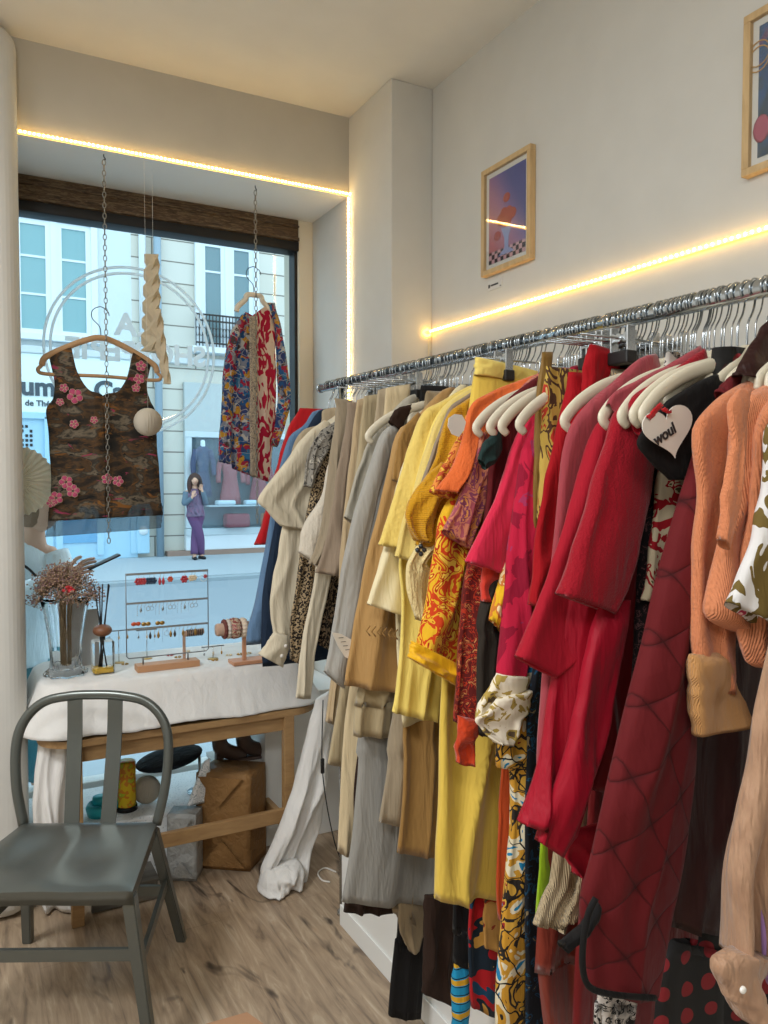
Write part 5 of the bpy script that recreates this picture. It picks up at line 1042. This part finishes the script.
G('grey_jacket','long stone grey jacket with a dark collar edge and hanging swing tag','jacket',1.76,[
 ('body',M['grey1'],[(398,428),(386,440),(376,480),(364,540),(356,600),(348,650),(345,686)],None,.02,.028,.008,{'auto':False}),
 ('sleeve',M['grey2'],[(402,420),(382,433),(367,475),(352,525),(342,575),(333,635),(325,672)],[(404,428),(392,450),(380,490),(368,540),(358,600),(350,650),(344,689)],-.03,.032,.008,{'auto':False}),
 ('collar',M['dkbrown'],[(399,407),(393,412),(388,422)],[(412,404),(408,416),(400,432)],-.045,.012,.002,{'nr':14,'auto':False})])
G('beige_skirt','beige skirt with a deep turned hem, just below the tan coat','skirt',1.715,[('body',M['beige1'],[(360,680),(356,700),(353,720),(352,735)],[(410,680),(409,700),(407,720),(404,736)],0,.03,.012,{'auto':False,'nr':24})],'cream')
G('tan_coat','tan coat with an embroidered leaf band above its hem','coat',1.68,[
 ('body',M['tan'],[(412,420),(398,432),(388,470),(374,530),(362,590),(353,640),(346,686)],[(440,420),(432,450),(426,500),(420,560),(412,620),(406,660),(400,692)],0,.035,.012,{}),
 ('lapel',M['tan2'],[(418,412),(403,428),(396,450),(392,480)],[(426,420),(418,440),(412,460),(406,486)],-.035,.012,.004,{'auto':False,'nr':20})])
G('stitched_trousers','taupe trousers with a stitched pocket band between the two longer skirts','trousers',1.66,[('body',M['taupe2'],[(392,720),(388,760),(384,795),(380,822)],[(416,720),(414,760),(411,795),(408,827)],0,.022,.008,{'auto':False,'nr':24})],'cream')
G('ivory_blouse','ivory cotton blouse with a rounded short sleeve under the yellow lace','blouse',1.61,[
 ('body',M['ivory'],[(418,440),(408,455),(400,480),(396,520),(396,600),(398,680),(402,727)],[(460,440),(458,480),(456,520),(452,600),(446,680),(436,716)],.015,.02,.008,{}),
 ('sleeve',M['ivory'],[(406,455),(395,490),(386,535),(376,575),(367,604)],[(420,480),(414,520),(412,560),(410,590),(408,618)],-.01,.03,.006,{})])
G('tan_trousers','camel brown trousers hanging below the ivory blouse','trousers',1.63,[('body',M['tan2'],[(408,700),(405,760),(402,820),(399,854)],[(446,700),(444,760),(441,820),(437,858)],0,.03,.010,{'auto':False,'nr':30})],'cream')
G('lace_cardigan','pale yellow lace cardigan with three-quarter sleeve','cardigan',1.57,[('body',M['lacey'],[(440,402),(424,412),(412,440),(401,475),(390,512),(379,545)],[(450,410),(442,440),(434,475),(428,510),(420,535),(411,552)],0,.032,.008,{})])
G('yellow_tunic','long butter yellow tunic in fine cotton, its curved hem above the camel trousers','tunic',1.545,[('body',M['yellow'],[(448,402),(434,420),(424,450),(412,500),(401,560),(404,600),(402,650),(391,712)],[(470,410),(466,450),(462,500),(458,560),(454,600),(448,650),(437,722)],0,.03,.016,{'freq':20})])
G('fine_knit','soft yellow fine knit with sleeve, just before the lace cardigan','sweater',1.52,[('body',M['knity'],[(452,400),(440,415),(427,448),(414,488),(403,525),(396,557)],[(460,408),(450,440),(442,480),(432,520),(424,545),(414,562)],-.005,.026,.008,{})])
G('brown_cardigan','thin taupe cardigan edge seen as a strip beside the mustard knit','cardigan',1.49,[('body',M['taupe3'],[(456,402),(446,415),(436,445),(426,475),(419,500)],[(462,408),(455,430),(446,460),(440,485),(430,508)],0,.02,.006,{})])
G('mustard_knit','mustard yellow gathered knit top with ruched short sleeve','top',1.465,[
 ('body',M['must'],[(466,400),(450,412),(442,435),(436,460),(426,490),(420,520),(416,545)],[(480,408),(474,440),(468,470),(462,500),(456,530),(448,550)],0,.028,.012,{}),
 ('ruched_sleeve',M['must'],[(441,462),(424,480),(410,503),(408,518),(413,532),(420,541)],[(455,470),(446,488),(438,505),(434,520),(431,532),(428,543)],-.02,.03,.012,{'auto':False,'nr':26,'freq':24})])
G('fluffy_scarf','fluffy cream yellow scarf hanging behind the paisley top','scarf',1.45,[('body',M['fluff'],[(420,548),(410,565),(409,585),(413,605),(418,620)],[(438,550),(436,570),(434,590),(430,608),(424,622)],0,.025,.010,{'auto':False,'nr':24})],None)
G('long_skirt','long butter yellow skirt with folded waistband clipped to the rail, hem near the bottom','skirt',1.42,[
 ('body',M['yellow2'],[(474,372),(470,400),(463,460),(452,540),(446,620),(441,700),(437,780),(433,850),(431,896)],[(538,376),(540,430),(536,500),(528,580),(518,660),(510,740),(506,820),(503,897)],0,.045,.024,{'auto':False,'freq':11,'nr':60,'top':.35}),
 ('waistband',M['yellow'],[(475,357),(474,375)],[(538,372),(538,386)],-.006,.022,.004,{'auto':False,'nr':12,'top':.8})],'clip',clipx=.09)
G('paisley_top','yellow and red paisley top with a wide golden hem band','top',1.375,[
 ('body',M['pais'],[(450,500),(436,545),(428,590),(419,630),(413,657)],[(482,500),(478,545),(472,590),(468,640),(463,684)],0,.035,.012,{'auto':False}),
 ('hem_band',M['gold'],[(412,641),(409,650),(407,657)],[(464,668),(462,678),(460,688)],-.012,.040,.010,{'auto':False,'nr':16,'top':1}),
 ('shoulder',M['floro'],[(466,415),(452,450),(440,470),(428,492)],[(490,420),(480,460),(470,480),(455,500)],.0,.024,.008,{'auto':False,'nr':24})])
G('apricot_blouse','apricot orange blouse with ruffled short sleeve before the yellow skirt','blouse',1.345,[('body',M['orange'],[(486,394),(472,406),(464,435),(452,466),(437,490)],[(500,402),(494,430),(486,460),(478,480),(465,495)],-.005,.03,.010,{})])
G('mauve_blouse','sheer mauve and orange floral blouse below the apricot one','blouse',1.325,[('body',M['mauve'],[(490,420),(476,450),(466,480),(457,505),(446,530)],[(506,425),(498,460),(490,490),(482,520),(470,549)],0,.028,.010,{})])
G('maroon_cardigan','maroon cardigan hanging on the cream hanger left of the pink tunic','cardigan',1.30,[('body',M['maroon'],[(507,400),(496,425),(490,470),(486,520),(480,560)],[(530,402),(525,440),(520,480),(515,520),(508,565)],0,.026,.008,{})])
G('scarf_dress','maroon and orange paisley scarf dress with beaded fringe hem','dress',1.31,[
 ('body',M['scarf'],[(480,540),(468,570),(463,620),(460,680),(456,722)],[(500,540),(494,580),(490,640),(487,690),(484,738)],0,.025,.012,{'auto':False}),
 ('fringe',M['orangebead'],[(458,715),(457,740),(460,762)],[(478,720),(477,742),(473,765)],-.01,.022,.012,{'auto':False,'nr':14,'wav':.006})],None)
G('charcoal_dress','charcoal dress with a coral shoulder panel, under the pink tunic','dress',1.28,[
 ('body',M['char'],[(482,600),(478,640),(477,690),(479,735)],[(506,600),(503,640),(501,690),(499,735)],0,.02,.006,{'auto':False}),
 ('panel',M['coral'],[(485,550),(482,575),(481,601)],[(508,550),(506,575),(505,603)],-.005,.022,.005,{'auto':False,'nr':14})],None)
G('teal_top','dark teal top, only its pointed sleeve corner showing','top',1.29,[('body',M['teal'],[(500,430),(484,442),(478,460)],[(502,450),(496,462),(486,470)],-.02,.014,.004,{'auto':False,'nr':16})],None)
G('pink_tunic','hot pink short-sleeved tunic with a folded cuff','tunic',1.255,[
 ('body',M['pink'],[(524,424),(516,440),(505,475),(490,512),(476,542),(466,562)],[(540,424),(536,460),(530,500),(522,535),(512,560),(499,573)],0,.032,.006,{})])
G('orange_print_top','yellow and orange printed top, a sliver left of the tie-dye blouse','top',1.245,[('body',M['ypr'],[(506,560),(500,580),(494,600),(489,620)],[(514,560),(512,580),(508,605),(499,628)],0,.016,.004,{'auto':False,'nr':18})],None)
G('tiedye_blouse','crimson tie-dye blouse with a pale splash and patterned ivory cuff','blouse',1.22,[
 ('body',M['tie'],[(532,430),(522,460),(514,520),(508,570),(503,630),(497,676)],[(550,430),(546,480),(542,540),(538,600),(534,650),(528,684)],0,.03,.010,{}),
 ('cuff',M['ivpr'],[(497,674),(488,695),(478,717),(482,730)],[(530,676),(526,690),(516,715),(506,735)],-.01,.03,.010,{'auto':False,'nr':24,'top':1})])
G('bronze_scarf','narrow bronze satin scarf draped over the rail','scarf',1.205,[('body',M['olive'],[(542,352),(537,400),(534,460),(531,540),(526,620)],[(553,352),(549,400),(546,460),(543,540),(538,625)],0,.014,.004,{'auto':False})],None)
G('leaf_print_dress','brown and gold leaf print dress clipped beside the bronze scarf','dress',1.18,[('body',M['leafpr'],[(546,366),(542,400),(540,450),(539,500),(538,520)],[(590,372),(588,410),(575,460),(562,500),(552,525)],0,.024,.010,{'auto':False})],'clip',clipx=.03)
G('red_skirt','long red skirt held by black clips in front of the leaf print dress','skirt',1.15,[('body',M['skred'],[(568,372),(563,400),(553,450),(543,510),(535,560),(528,605)],[(640,378),(638,420),(620,470),(600,520),(585,560),(570,612)],0,.035,.014,{'auto':False,'top':.4})],'clip',clipx=.07)
G('red_blouse','deep red blouse with raised ruffled collar beside the clipped red skirt','blouse',1.12,[('body',M['skred'],[(590,344),(583,370),(580,400),(575,440)],[(612,350),(640,368),(650,400),(640,440)],0,.025,.014,{'auto':False,'nr':24})],'clip',clipx=.03)
G('rose_jacket','dusty rose jacket, sleeve showing left of the crimson jersey','jacket',1.03,[('body',M['rose'],[(610,384),(590,400),(572,422),(563,450),(557,500),(552,560),(546,640),(540,720),(537,800)],[(660,380),(650,420),(635,480),(620,560),(600,640),(580,720),(565,800)],0,.026,.008,{})])
G('crimson_dress','crimson jersey dress with elbow sleeve, second of the big reds','dress',1.0,[('body',M['crim'],[(612,408),(596,428),(583,462),(570,505),(553,560),(535,612),(517,657)],[(640,410),(634,450),(626,510),(616,570),(602,620),(585,650),(552,677)],0,.035,.006,{'auto':False}),
 ('shoulder',M['rose'],[(700,345),(672,362),(642,378),(616,391),(610,404)],[(704,372),(690,392),(668,405),(640,420),(622,430)],-.052,.016,.004,{'auto':False,'nr':30,'nc':14})])
G('silk_gown','long crimson silk gown with folded lobes falling below the velvet top','gown',.99,[
 ('body',M['long'],[(580,560),(566,610),(556,670),(543,740),(531,790),(520,823)],[(640,560),(622,610),(606,670),(590,740),(572,790),(549,823)],.0,.04,.022,{'auto':False,'freq':14}),
 ('side_fold',M['long'],[(600,600),(582,670),(568,740),(552,800),(545,845)],[(630,600),(618,670),(606,740),(590,810),(566,860)],-.035,.03,.016,{'auto':False,'freq':12}),
 ('inner_fold',M['crim'],[(572,830),(566,850),(572,872)],[(612,820),(604,850),(588,880)],.02,.02,.01,{'auto':False,'nr':16})],None)
G('velvet_top','deep red velvet top with a straight elbow sleeve','top',.94,[('body',M['velvet'],[(634,398),(616,412),(605,445),(592,490),(578,535),(566,572),(557,594)],[(662,398),(656,440),(648,490),(640,530),(632,570),(614,614)],0,.036,.006,{'auto':False}),
 ('shoulder',M['velvet'],[(704,348),(674,370),(652,383),(632,397),(630,410)],[(708,368),(692,392),(678,408),(660,424),(640,436)],-.033,.014,.004,{'auto':False,'nr':30,'nc':14})])
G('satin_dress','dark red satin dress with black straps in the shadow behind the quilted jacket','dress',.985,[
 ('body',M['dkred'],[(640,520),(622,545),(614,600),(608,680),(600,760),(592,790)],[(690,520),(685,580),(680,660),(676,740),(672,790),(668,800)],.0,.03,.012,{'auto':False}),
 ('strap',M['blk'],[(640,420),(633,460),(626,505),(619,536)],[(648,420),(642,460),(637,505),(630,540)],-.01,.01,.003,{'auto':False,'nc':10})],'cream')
G('lace_dress','black lace dress, a thin dark strip left of the rose print','dress',.965,[('body',M['blace'],[(650,480),(642,520),(638,580),(634,650),(630,700)],[(676,480),(672,520),(668,580),(664,650),(660,700)],0,.016,.005,{'auto':False})])
G('rose_print_blouse','cream blouse printed with red roses, a strip left of the quilted jacket','blouse',.95,[('body',M['roses'],[(664,455),(656,490),(651,530),(645,580),(640,600)],[(700,455),(695,500),(690,540),(685,580),(676,605)],0,.02,.005,{'auto':False})],'cream')
# ---- black top with the heart tag
G('camisole','black top with red straps hanging under the heart-shaped paper tag','top',.858,[('body',M['blk'],[(716,374),(690,386),(664,404),(640,437),(645,455),(672,480)],[(722,380),(720,400),(716,420),(710,440),(704,460),(700,480)],0,.02,.004,{'auto':False}),
 ('red_strap',M['red'],[(660,402),(653,409),(646,418)],[(664,406),(657,413),(650,422)],-.020,.003,.001,{'auto':False,'nr':12,'nc':6}),('red_strap',M['red'],[(661,410),(668,414)],[(665,407),(672,412)],-.026,.003,.001,{'auto':False,'nr':12,'nc':6})])
G('quilted_jacket','burgundy diamond-quilted jacket with black binding along the cuff','jacket',.83,[
 ('sleeve',M['quilt'],[(752,385),(722,400),(703,432),(690,470),(674,520),(657,590),(640,660),(620,740),(602,810),(590,870),(583,905),(585,960),(588,988)],[(768,400),(752,430),(735,470),(720,520),(702,580),(694,660),(692,760),(689,820),(678,880),(666,930),(656,994)],-.0,.040,.006,{'nr':90,'nc':34,'auto':False}),
 ('body',M['quilt'],[(742,400),(722,460),(704,540),(696,600),(692,650)],[(800,400),(800,460),(800,540),(790,600),(780,650)],.035,.02,.006,{'auto':False})])
qj=[o for o in D.objects if o.name.startswith('quilted_jacket')][0]
Yq=.83; P=[at(x,y,1,Yq-.035) for x,y in ((596,898),(588,915),(583,945),(583,970),(588,985),(600,992),(625,996),(655,998))]; obj('black_binding',T(P,.0045,n=40,seg=8),M['blk'],qj)
obj('cuff_flap',cloth(px([(598,902),(580,928),(560,944)],Yq-.02),px([(600,912),(586,934),(566,952)],Yq-.02),Yq-.02,.010,.002,5,nr=16,nc=8),M['blk'],qj)
G('polka_dress','long black dress with large dark red dots at the bottom right','dress',.875,[
 ('body',M['dots'],[(700,915),(668,940),(655,980),(650,1040)],[(820,900),(830,940),(840,980),(850,1040)],0,.03,.012,{'auto':False,'top':1,'nr':20})],None)
G('brown_dress','very dark brown satin dress between the quilted jacket and the pale silk blouse','dress',.86,[('body',M['dkbr'],[(700,640),(692,700),(688,780),(682,860),(672,930)],[(790,640),(790,700),(780,780),(770,860),(760,935)],0,.025,.014,{'auto':False})],'cream')
G('ribbed_cardigan','peach ribbed cardigan, longest of the three peach knits','cardigan',.795,[
 ('body',M['peach'],[(752,378),(722,395),(698,420),(694,440),(700,480),(696,530),(692,590),(690,640),(692,690)],[(775,380),(770,420),(760,470),(750,520),(740,570),(735,620),(732,690)],0,.028,.008,{'auto':False}),
 ('rib_hem',M['ribs'],[(690,655),(693,700),(696,737)],[(722,650),(736,690),(748,718)],-.01,.034,.006,{'auto':False,'nr':22})])
G('folded_knit','apricot knit with wide folds in front of the ribbed cardigan','sweater',.765,[
 ('body',M['peach2'],[(766,384),(744,398),(733,430),(730,480),(722,530),(710,585),(706,612),(716,625),(735,632)],[(800,384),(796,430),(790,480),(785,530),(780,570),(770,600),(765,640)],0,.032,.012,{'auto':False}),
 ('collar_fold',M['peach'],[(740,388),(729,405),(732,440),(724,490),(718,540)],[(752,390),(745,420),(742,460),(736,500),(728,550)],-.03,.014,.004,{'auto':False,'nr':30})])
G('sleeved_knit','pale apricot knit at the right edge, behind the white floral blouse','sweater',.74,[('body',M['peach2'],[(790,390),(768,402),(757,430),(752,490),(745,560),(742,620),(748,660),(758,668)],[(820,390),(815,430),(810,490),(805,560),(800,620),(795,660)],0,.03,.010,{'auto':False})])
G('floral_blouse','white blouse printed with pink and olive flowers at the right edge','blouse',.705,[('body',M['flw'],[(800,405),(768,425),(765,470),(757,520),(745,565),(730,603)],[(830,405),(830,450),(825,500),(820,550),(810,590),(790,640)],0,.03,.008,{'auto':False})])
G('silk_blouse','pale pinkish beige silk blouse sleeve with a pearl button at the right edge','blouse',.685,[
 ('sleeve',M['silk'],[(775,600),(763,650),(757,700),(752,760),(742,810),(735,860),(733,900),(736,960)],[(830,600),(825,650),(820,700),(810,760),(790,820),(775,870),(768,920),(762,968)],0,.035,.026,{'auto':False,'nr':60}),
 ('cuff',M['silk'],[(728,950),(714,963),(722,990),(740,1018)],[(766,955),(764,975),(758,992),(750,1012)],-.01,.03,.010,{'auto':False,'nr':24,'top':1}),])
sb=[o for o in D.objects if o.name.startswith('silk_blouse') and o.parent is None][0]; obj('pearl_button',ball(bmesh.new(),at(743,990,1,.643),.005,3,(1,.7,1)),plain('pearl_button','#e8e4dc',.2),sb)
G('lilac_top','lilac garment just entering at the right edge of the frame','top',.675,[('body',M['lilac'],[(790,820),(768,850),(762,900),(762,960),(768,985)],[(830,820),(830,860),(830,900),(830,950),(830,985)],0,.02,.006,{'auto':False})],None)
G('dark_lapel_jacket','dark brown jacket whose lapel covers the hangers at the upper right edge','jacket',.80,[('body',M['dkbr'],[(790,300),(768,322),(752,345),(738,364),(730,376)],[(840,300),(838,330),(836,350),(830,370),(800,392)],0,.03,.006,{'auto':False})])
G('burgundy_scarf','burgundy collar cloth lying on the hangers above the peach cardigan','scarf',.812,[('body',M['maroon'],[(768,362),(745,370),(728,378),(716,392)],[(790,372),(768,384),(745,396),(726,408)],0,.018,.004,{'auto':False,'nr':24})],None)
# ---- low row
G('black_trousers','black trousers reaching almost to the floor beside the white platform','trousers',1.80,[
 ('leg',M['blk'],[(400,895),(396,940),(392,980),(389,1016)],[(428,895),(426,940),(423,980),(421,1018)],0,.03,.006,{'auto':False}),
 ('leg',M['dkbrown'],[(424,895),(423,930),(422,970),(422,992)],[(462,895),(460,930),(458,970),(456,1004)],-.15,.03,.012,{'auto':False})],None)
G('ruffle_blouse','taupe blouse with draped ruffles showing under the grey-brown skirt','blouse',1.775,[
 ('hem_ruffle',M['taupe4'],[(396,880),(394,900),(398,918)],[(456,880),(456,900),(456,924)],0,.028,.014,{'auto':False,'nr':20,'freq':24}),
 ('tongue',M['taupe4'],[(398,900),(400,930),(410,952)],[(426,905),(424,932),(416,954)],-.02,.02,.006,{'auto':False,'nr':20})],None)
G('medallion_dress','black dress with cream medallions, lowest left of the printed dresses','dress',1.50,[
 ('skirt',M['blkcirc'],[(456,890),(455,930),(454,965)],[(476,890),(474,930),(471,968)],0,.02,.004,{'auto':False}),
 ('banded_hem',M['bands'],[(454,964),(452,1000),(453,1050)],[(472,966),(470,1000),(466,1050)],-.003,.022,.004,{'auto':False,'nr':24})],None)
G('patchwork_dress','navy, red and tan patchwork print dress between two printed ones','dress',1.46,[
 ('skirt',M['mix2'],[(472,890),(470,940),(470,985),(472,1008)],[(500,890),(498,940),(496,985),(494,1016)],0,.022,.008,{'auto':False}),
 ('panel',M['cork'],[(486,890),(484,915),(485,948)],[(504,890),(503,920),(501,952)],-.03,.014,.006,{'auto':False,'nr':18})],None)
G('orange_scarf','narrow rust orange satin scarf hanging below the ivory cuff','scarf',1.34,[('body',M['orng'],[(502,765),(499,820),(497,880),(500,920)],[(516,765),(514,820),(512,880),(510,925)],0,.014,.004,{'auto':False})],None)
G('silk_dress','long silk dress in blue, gold and red print reaching the bottom edge','dress',1.22,[
 ('body',M['blue1'],[(500,735),(512,770),(513,820),(508,870),(503,930),(498,980),(496,1040)],[(530,720),(532,770),(532,820),(530,870),(528,930),(526,980),(526,1040)],0,.024,.008,{'auto':False,'nr':60}),
 ('ivory_fold',M['ivpr'],[(496,700),(486,715),(478,722),(492,742)],[(532,690),(528,710),(522,728),(512,745)],-.03,.022,.010,{'auto':False,'nr':24,'top':1})],None)
G('navy_floral_dress','dark navy floral dress in the shadow right of the silk print dress','dress',1.19,[('body',M['navfl'],[(532,680),(528,760),(526,850),(526,940),(526,1040)],[(566,680),(568,760),(572,850),(585,940),(600,1040)],0,.02,.008,{'auto':False})],None)
G('lime_top','lime green garment edge beside the crinkled cream pleats','top',1.13,[('body',M['lime'],[(545,815),(541,860),(536,915)],[(556,815),(552,860),(546,918)],0,.010,.002,{'auto':False,'nr':18})],None)
G('crinkle_skirt','crinkled cream pleated skirt end under the crimson gown','skirt',1.11,[('body',M['crink'],[(556,845),(546,890),(534,925)],[(592,850),(578,900),(562,928)],0,.024,.008,{'auto':False,'nr':26,'freq':40}),('edge_fold',M['crink'],[(580,870),(572,905),(566,925)],[(592,868),(588,890),(584,918)],-.02,.014,.006,{'auto':False,'nr':18})],None)
G('rust_skirt','shiny rust red satin skirt near the bottom, left of the quilted cuff','skirt',1.16,[('body',M['rust'],[(538,925),(536,960),(540,1000),(545,1040)],[(640,900),(645,940),(650,990),(655,1040)],0,.03,.014,{'auto':False,'top':1})],None)
G('zigzag_skirt','black and white squiggle print skirt with red edge under the quilted cuff','skirt',.98,[('body',printed('squiggle',[(0,'#c8c0b8'),(.5,'#141010'),(.56,'#b8b0a8'),(.62,'#141010')],40),[(600,980),(596,1000),(594,1040)],[(640,980),(636,1000),(632,1040)],0,.018,.006,{'auto':False,'nr':16,'top':1})],None)
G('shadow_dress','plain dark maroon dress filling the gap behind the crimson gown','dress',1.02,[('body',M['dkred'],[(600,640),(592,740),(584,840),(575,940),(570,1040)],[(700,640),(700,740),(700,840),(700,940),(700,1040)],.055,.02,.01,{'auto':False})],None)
# heart tag, leaf tag
def flat_tag(name,label,Y,pts,m,parent=None,th=.0015):
    P=[at(x,y,1,Y) for x,y in pts]; return tag(obj(name,prism(bmesh.new(),[(p.x,p.z) for p in P],1,Y,Y+th),m,None,False),label,'tag')
mcard=plain('tag_paper','#dcd6cc',.7)
hp=[]
for i in range(48):
    t=2*math.pi*i/48; hx=16*math.sin(t)**3/17; hy=(13*math.cos(t)-5*math.cos(2*t)-2*math.cos(3*t)-math.cos(4*t))/17; aa=math.radians(14); hp.append((669+27*(hx*math.cos(aa)-hy*math.sin(aa)),429-30*(hx*math.sin(aa)+hy*math.cos(aa))))
ht=flat_tag('heart_tag','cream heart-shaped paper tag with handwriting on the black top',.838,hp,mcard)
q=at(656,446,1,.837); text('handwriting','woul',.024,(q.x,.8365,q.z),(math.radians(90),math.radians(-28),0),mink,ht,.0004,off=.0006)
lt=flat_tag('leaf_tag','leaf-shaped white paper tag with small handwriting on the grey jacket',1.70,[(332,632),(341,634),(352,640),(361,648),(360,652),(353,646),(355,656),(351,660),(345,657),(338,646)],mcard)
for k in range(4):
    q=at(340+k*2.2,638+k*4,1,1.698); obj('written_line',rbox(q.x-.003,q.x+.010,1.6992,1.6998,q.z-.0006,q.z+.0006,.0002),mink,lt,False)
wt=flat_tag('round_tag','cream rounded paper tag beside the apricot blouse',1.33,[(449,418),(455,414),(462,415),(466,422),(464,430),(459,437),(452,434),(448,426)],mcard)
# embroidery on the tan coat, brooch on mustard
tc_=[o for o in D.objects if o.name.startswith('tan_coat') and o.parent is None][0]
bm=bmesh.new()
for k in range(9):
    p=at(366+k*5.5,631+k*.7,1,1.625)
    for s in (-1,1): tube(bm,[p,p+Vector((.010,-.002,.012*s))],.0016,seg=5)
obj('embroidery',bm,M['tan2'],tc_)
p=at(421,550,1,1.40); bm=bmesh.new()
for a in range(4): ball(bm,p+Vector((.008*math.cos(a*1.57),0,.008*math.sin(a*1.57))),.006,1)
tag(obj('brooch',bm,plain('dark_brooch','#34383a',.4,.5)),'small dark cross-shaped brooch above the fluffy scarf','brooch')
cb_=[o for o in D.objects if o.name.startswith('cream_blouse') and o.parent is None][0]
for (x,y) in ((282,656),(286,646)):
    p=at(x,y,1,2.315); obj('button',lathe(bmesh.new(),[(0,-.003),(.006,-.002),(.006,.002),(0,.003)],p,12,'y'),mcard,cb_)
# ---- the other hangers in the pack
random.seed(5); ys=[]; y=2.58
while y>.50:
    y-=random.uniform(.012,.022) if y<1.3 else random.uniform(.024,.04)
    if min(abs(y-g) for g in GY)>.006: ys.append(y)
for y in ys: hang(y,'mid' if .878<y<1.0 else 'cream',random.uniform(-.07,.07))
for y in (.876,.895,.92,.962,1.054,1.178,1.232,1.27,1.317,1.795): hang(y,'wide')
for y,cx_ in ((1.165,.07),(1.085,.07)): hang(y,'clip',0,cx_)
# ------------------------------------------------------------------ light
w=D.worlds.new('sky'); S.world=w; w.use_nodes=True; w.node_tree.nodes['Background'].inputs[0].default_value=(.70,.89,1,1); w.node_tree.nodes['Background'].inputs[1].default_value=SKY
def area(name,loc,size,power,col,rot=(0,0,0)):
    l=D.lights.new(name,'AREA'); l.shape='RECTANGLE'; l.size=size[0]; l.size_y=size[1]; l.energy=power; l.color=col; o=D.objects.new(name,l); COL.objects.link(o); o.location=loc; o.rotation_euler=rot; return o
area('ceiling_lamp',(-1.25,1.3,2.98),(.5,.9),LAMP*1.05,(.97,1,1.03))
area('ceiling_lamp',(-.6,-1.3,2.98),(.9,.9),LAMP*.45,(.97,1,1.03))
pl=D.lights.new('upper_room_fill','POINT'); pl.energy=LAMP*.42; pl.color=(.98,1,1); pl.shadow_soft_size=.16; po=D.objects.new('upper_room_fill',pl); COL.objects.link(po); po.location=(-.45,.15,2.35)  # unseen fill light, added to brighten the ceiling and upper walls
S.view_settings.view_transform='Standard'; S.view_settings.look='None'; S.view_settings.exposure=EXPO; S.view_settings.gamma=1; S.view_settings.use_curve_mapping=False
S.cycles.use_denoising=True; S.cycles.transmission_bounces=12; S.cycles.max_bounces=12; S.cycles.diffuse_bounces=4; S.cycles.transparent_max_bounces=12; S.cycles.sample_clamp_indirect=6
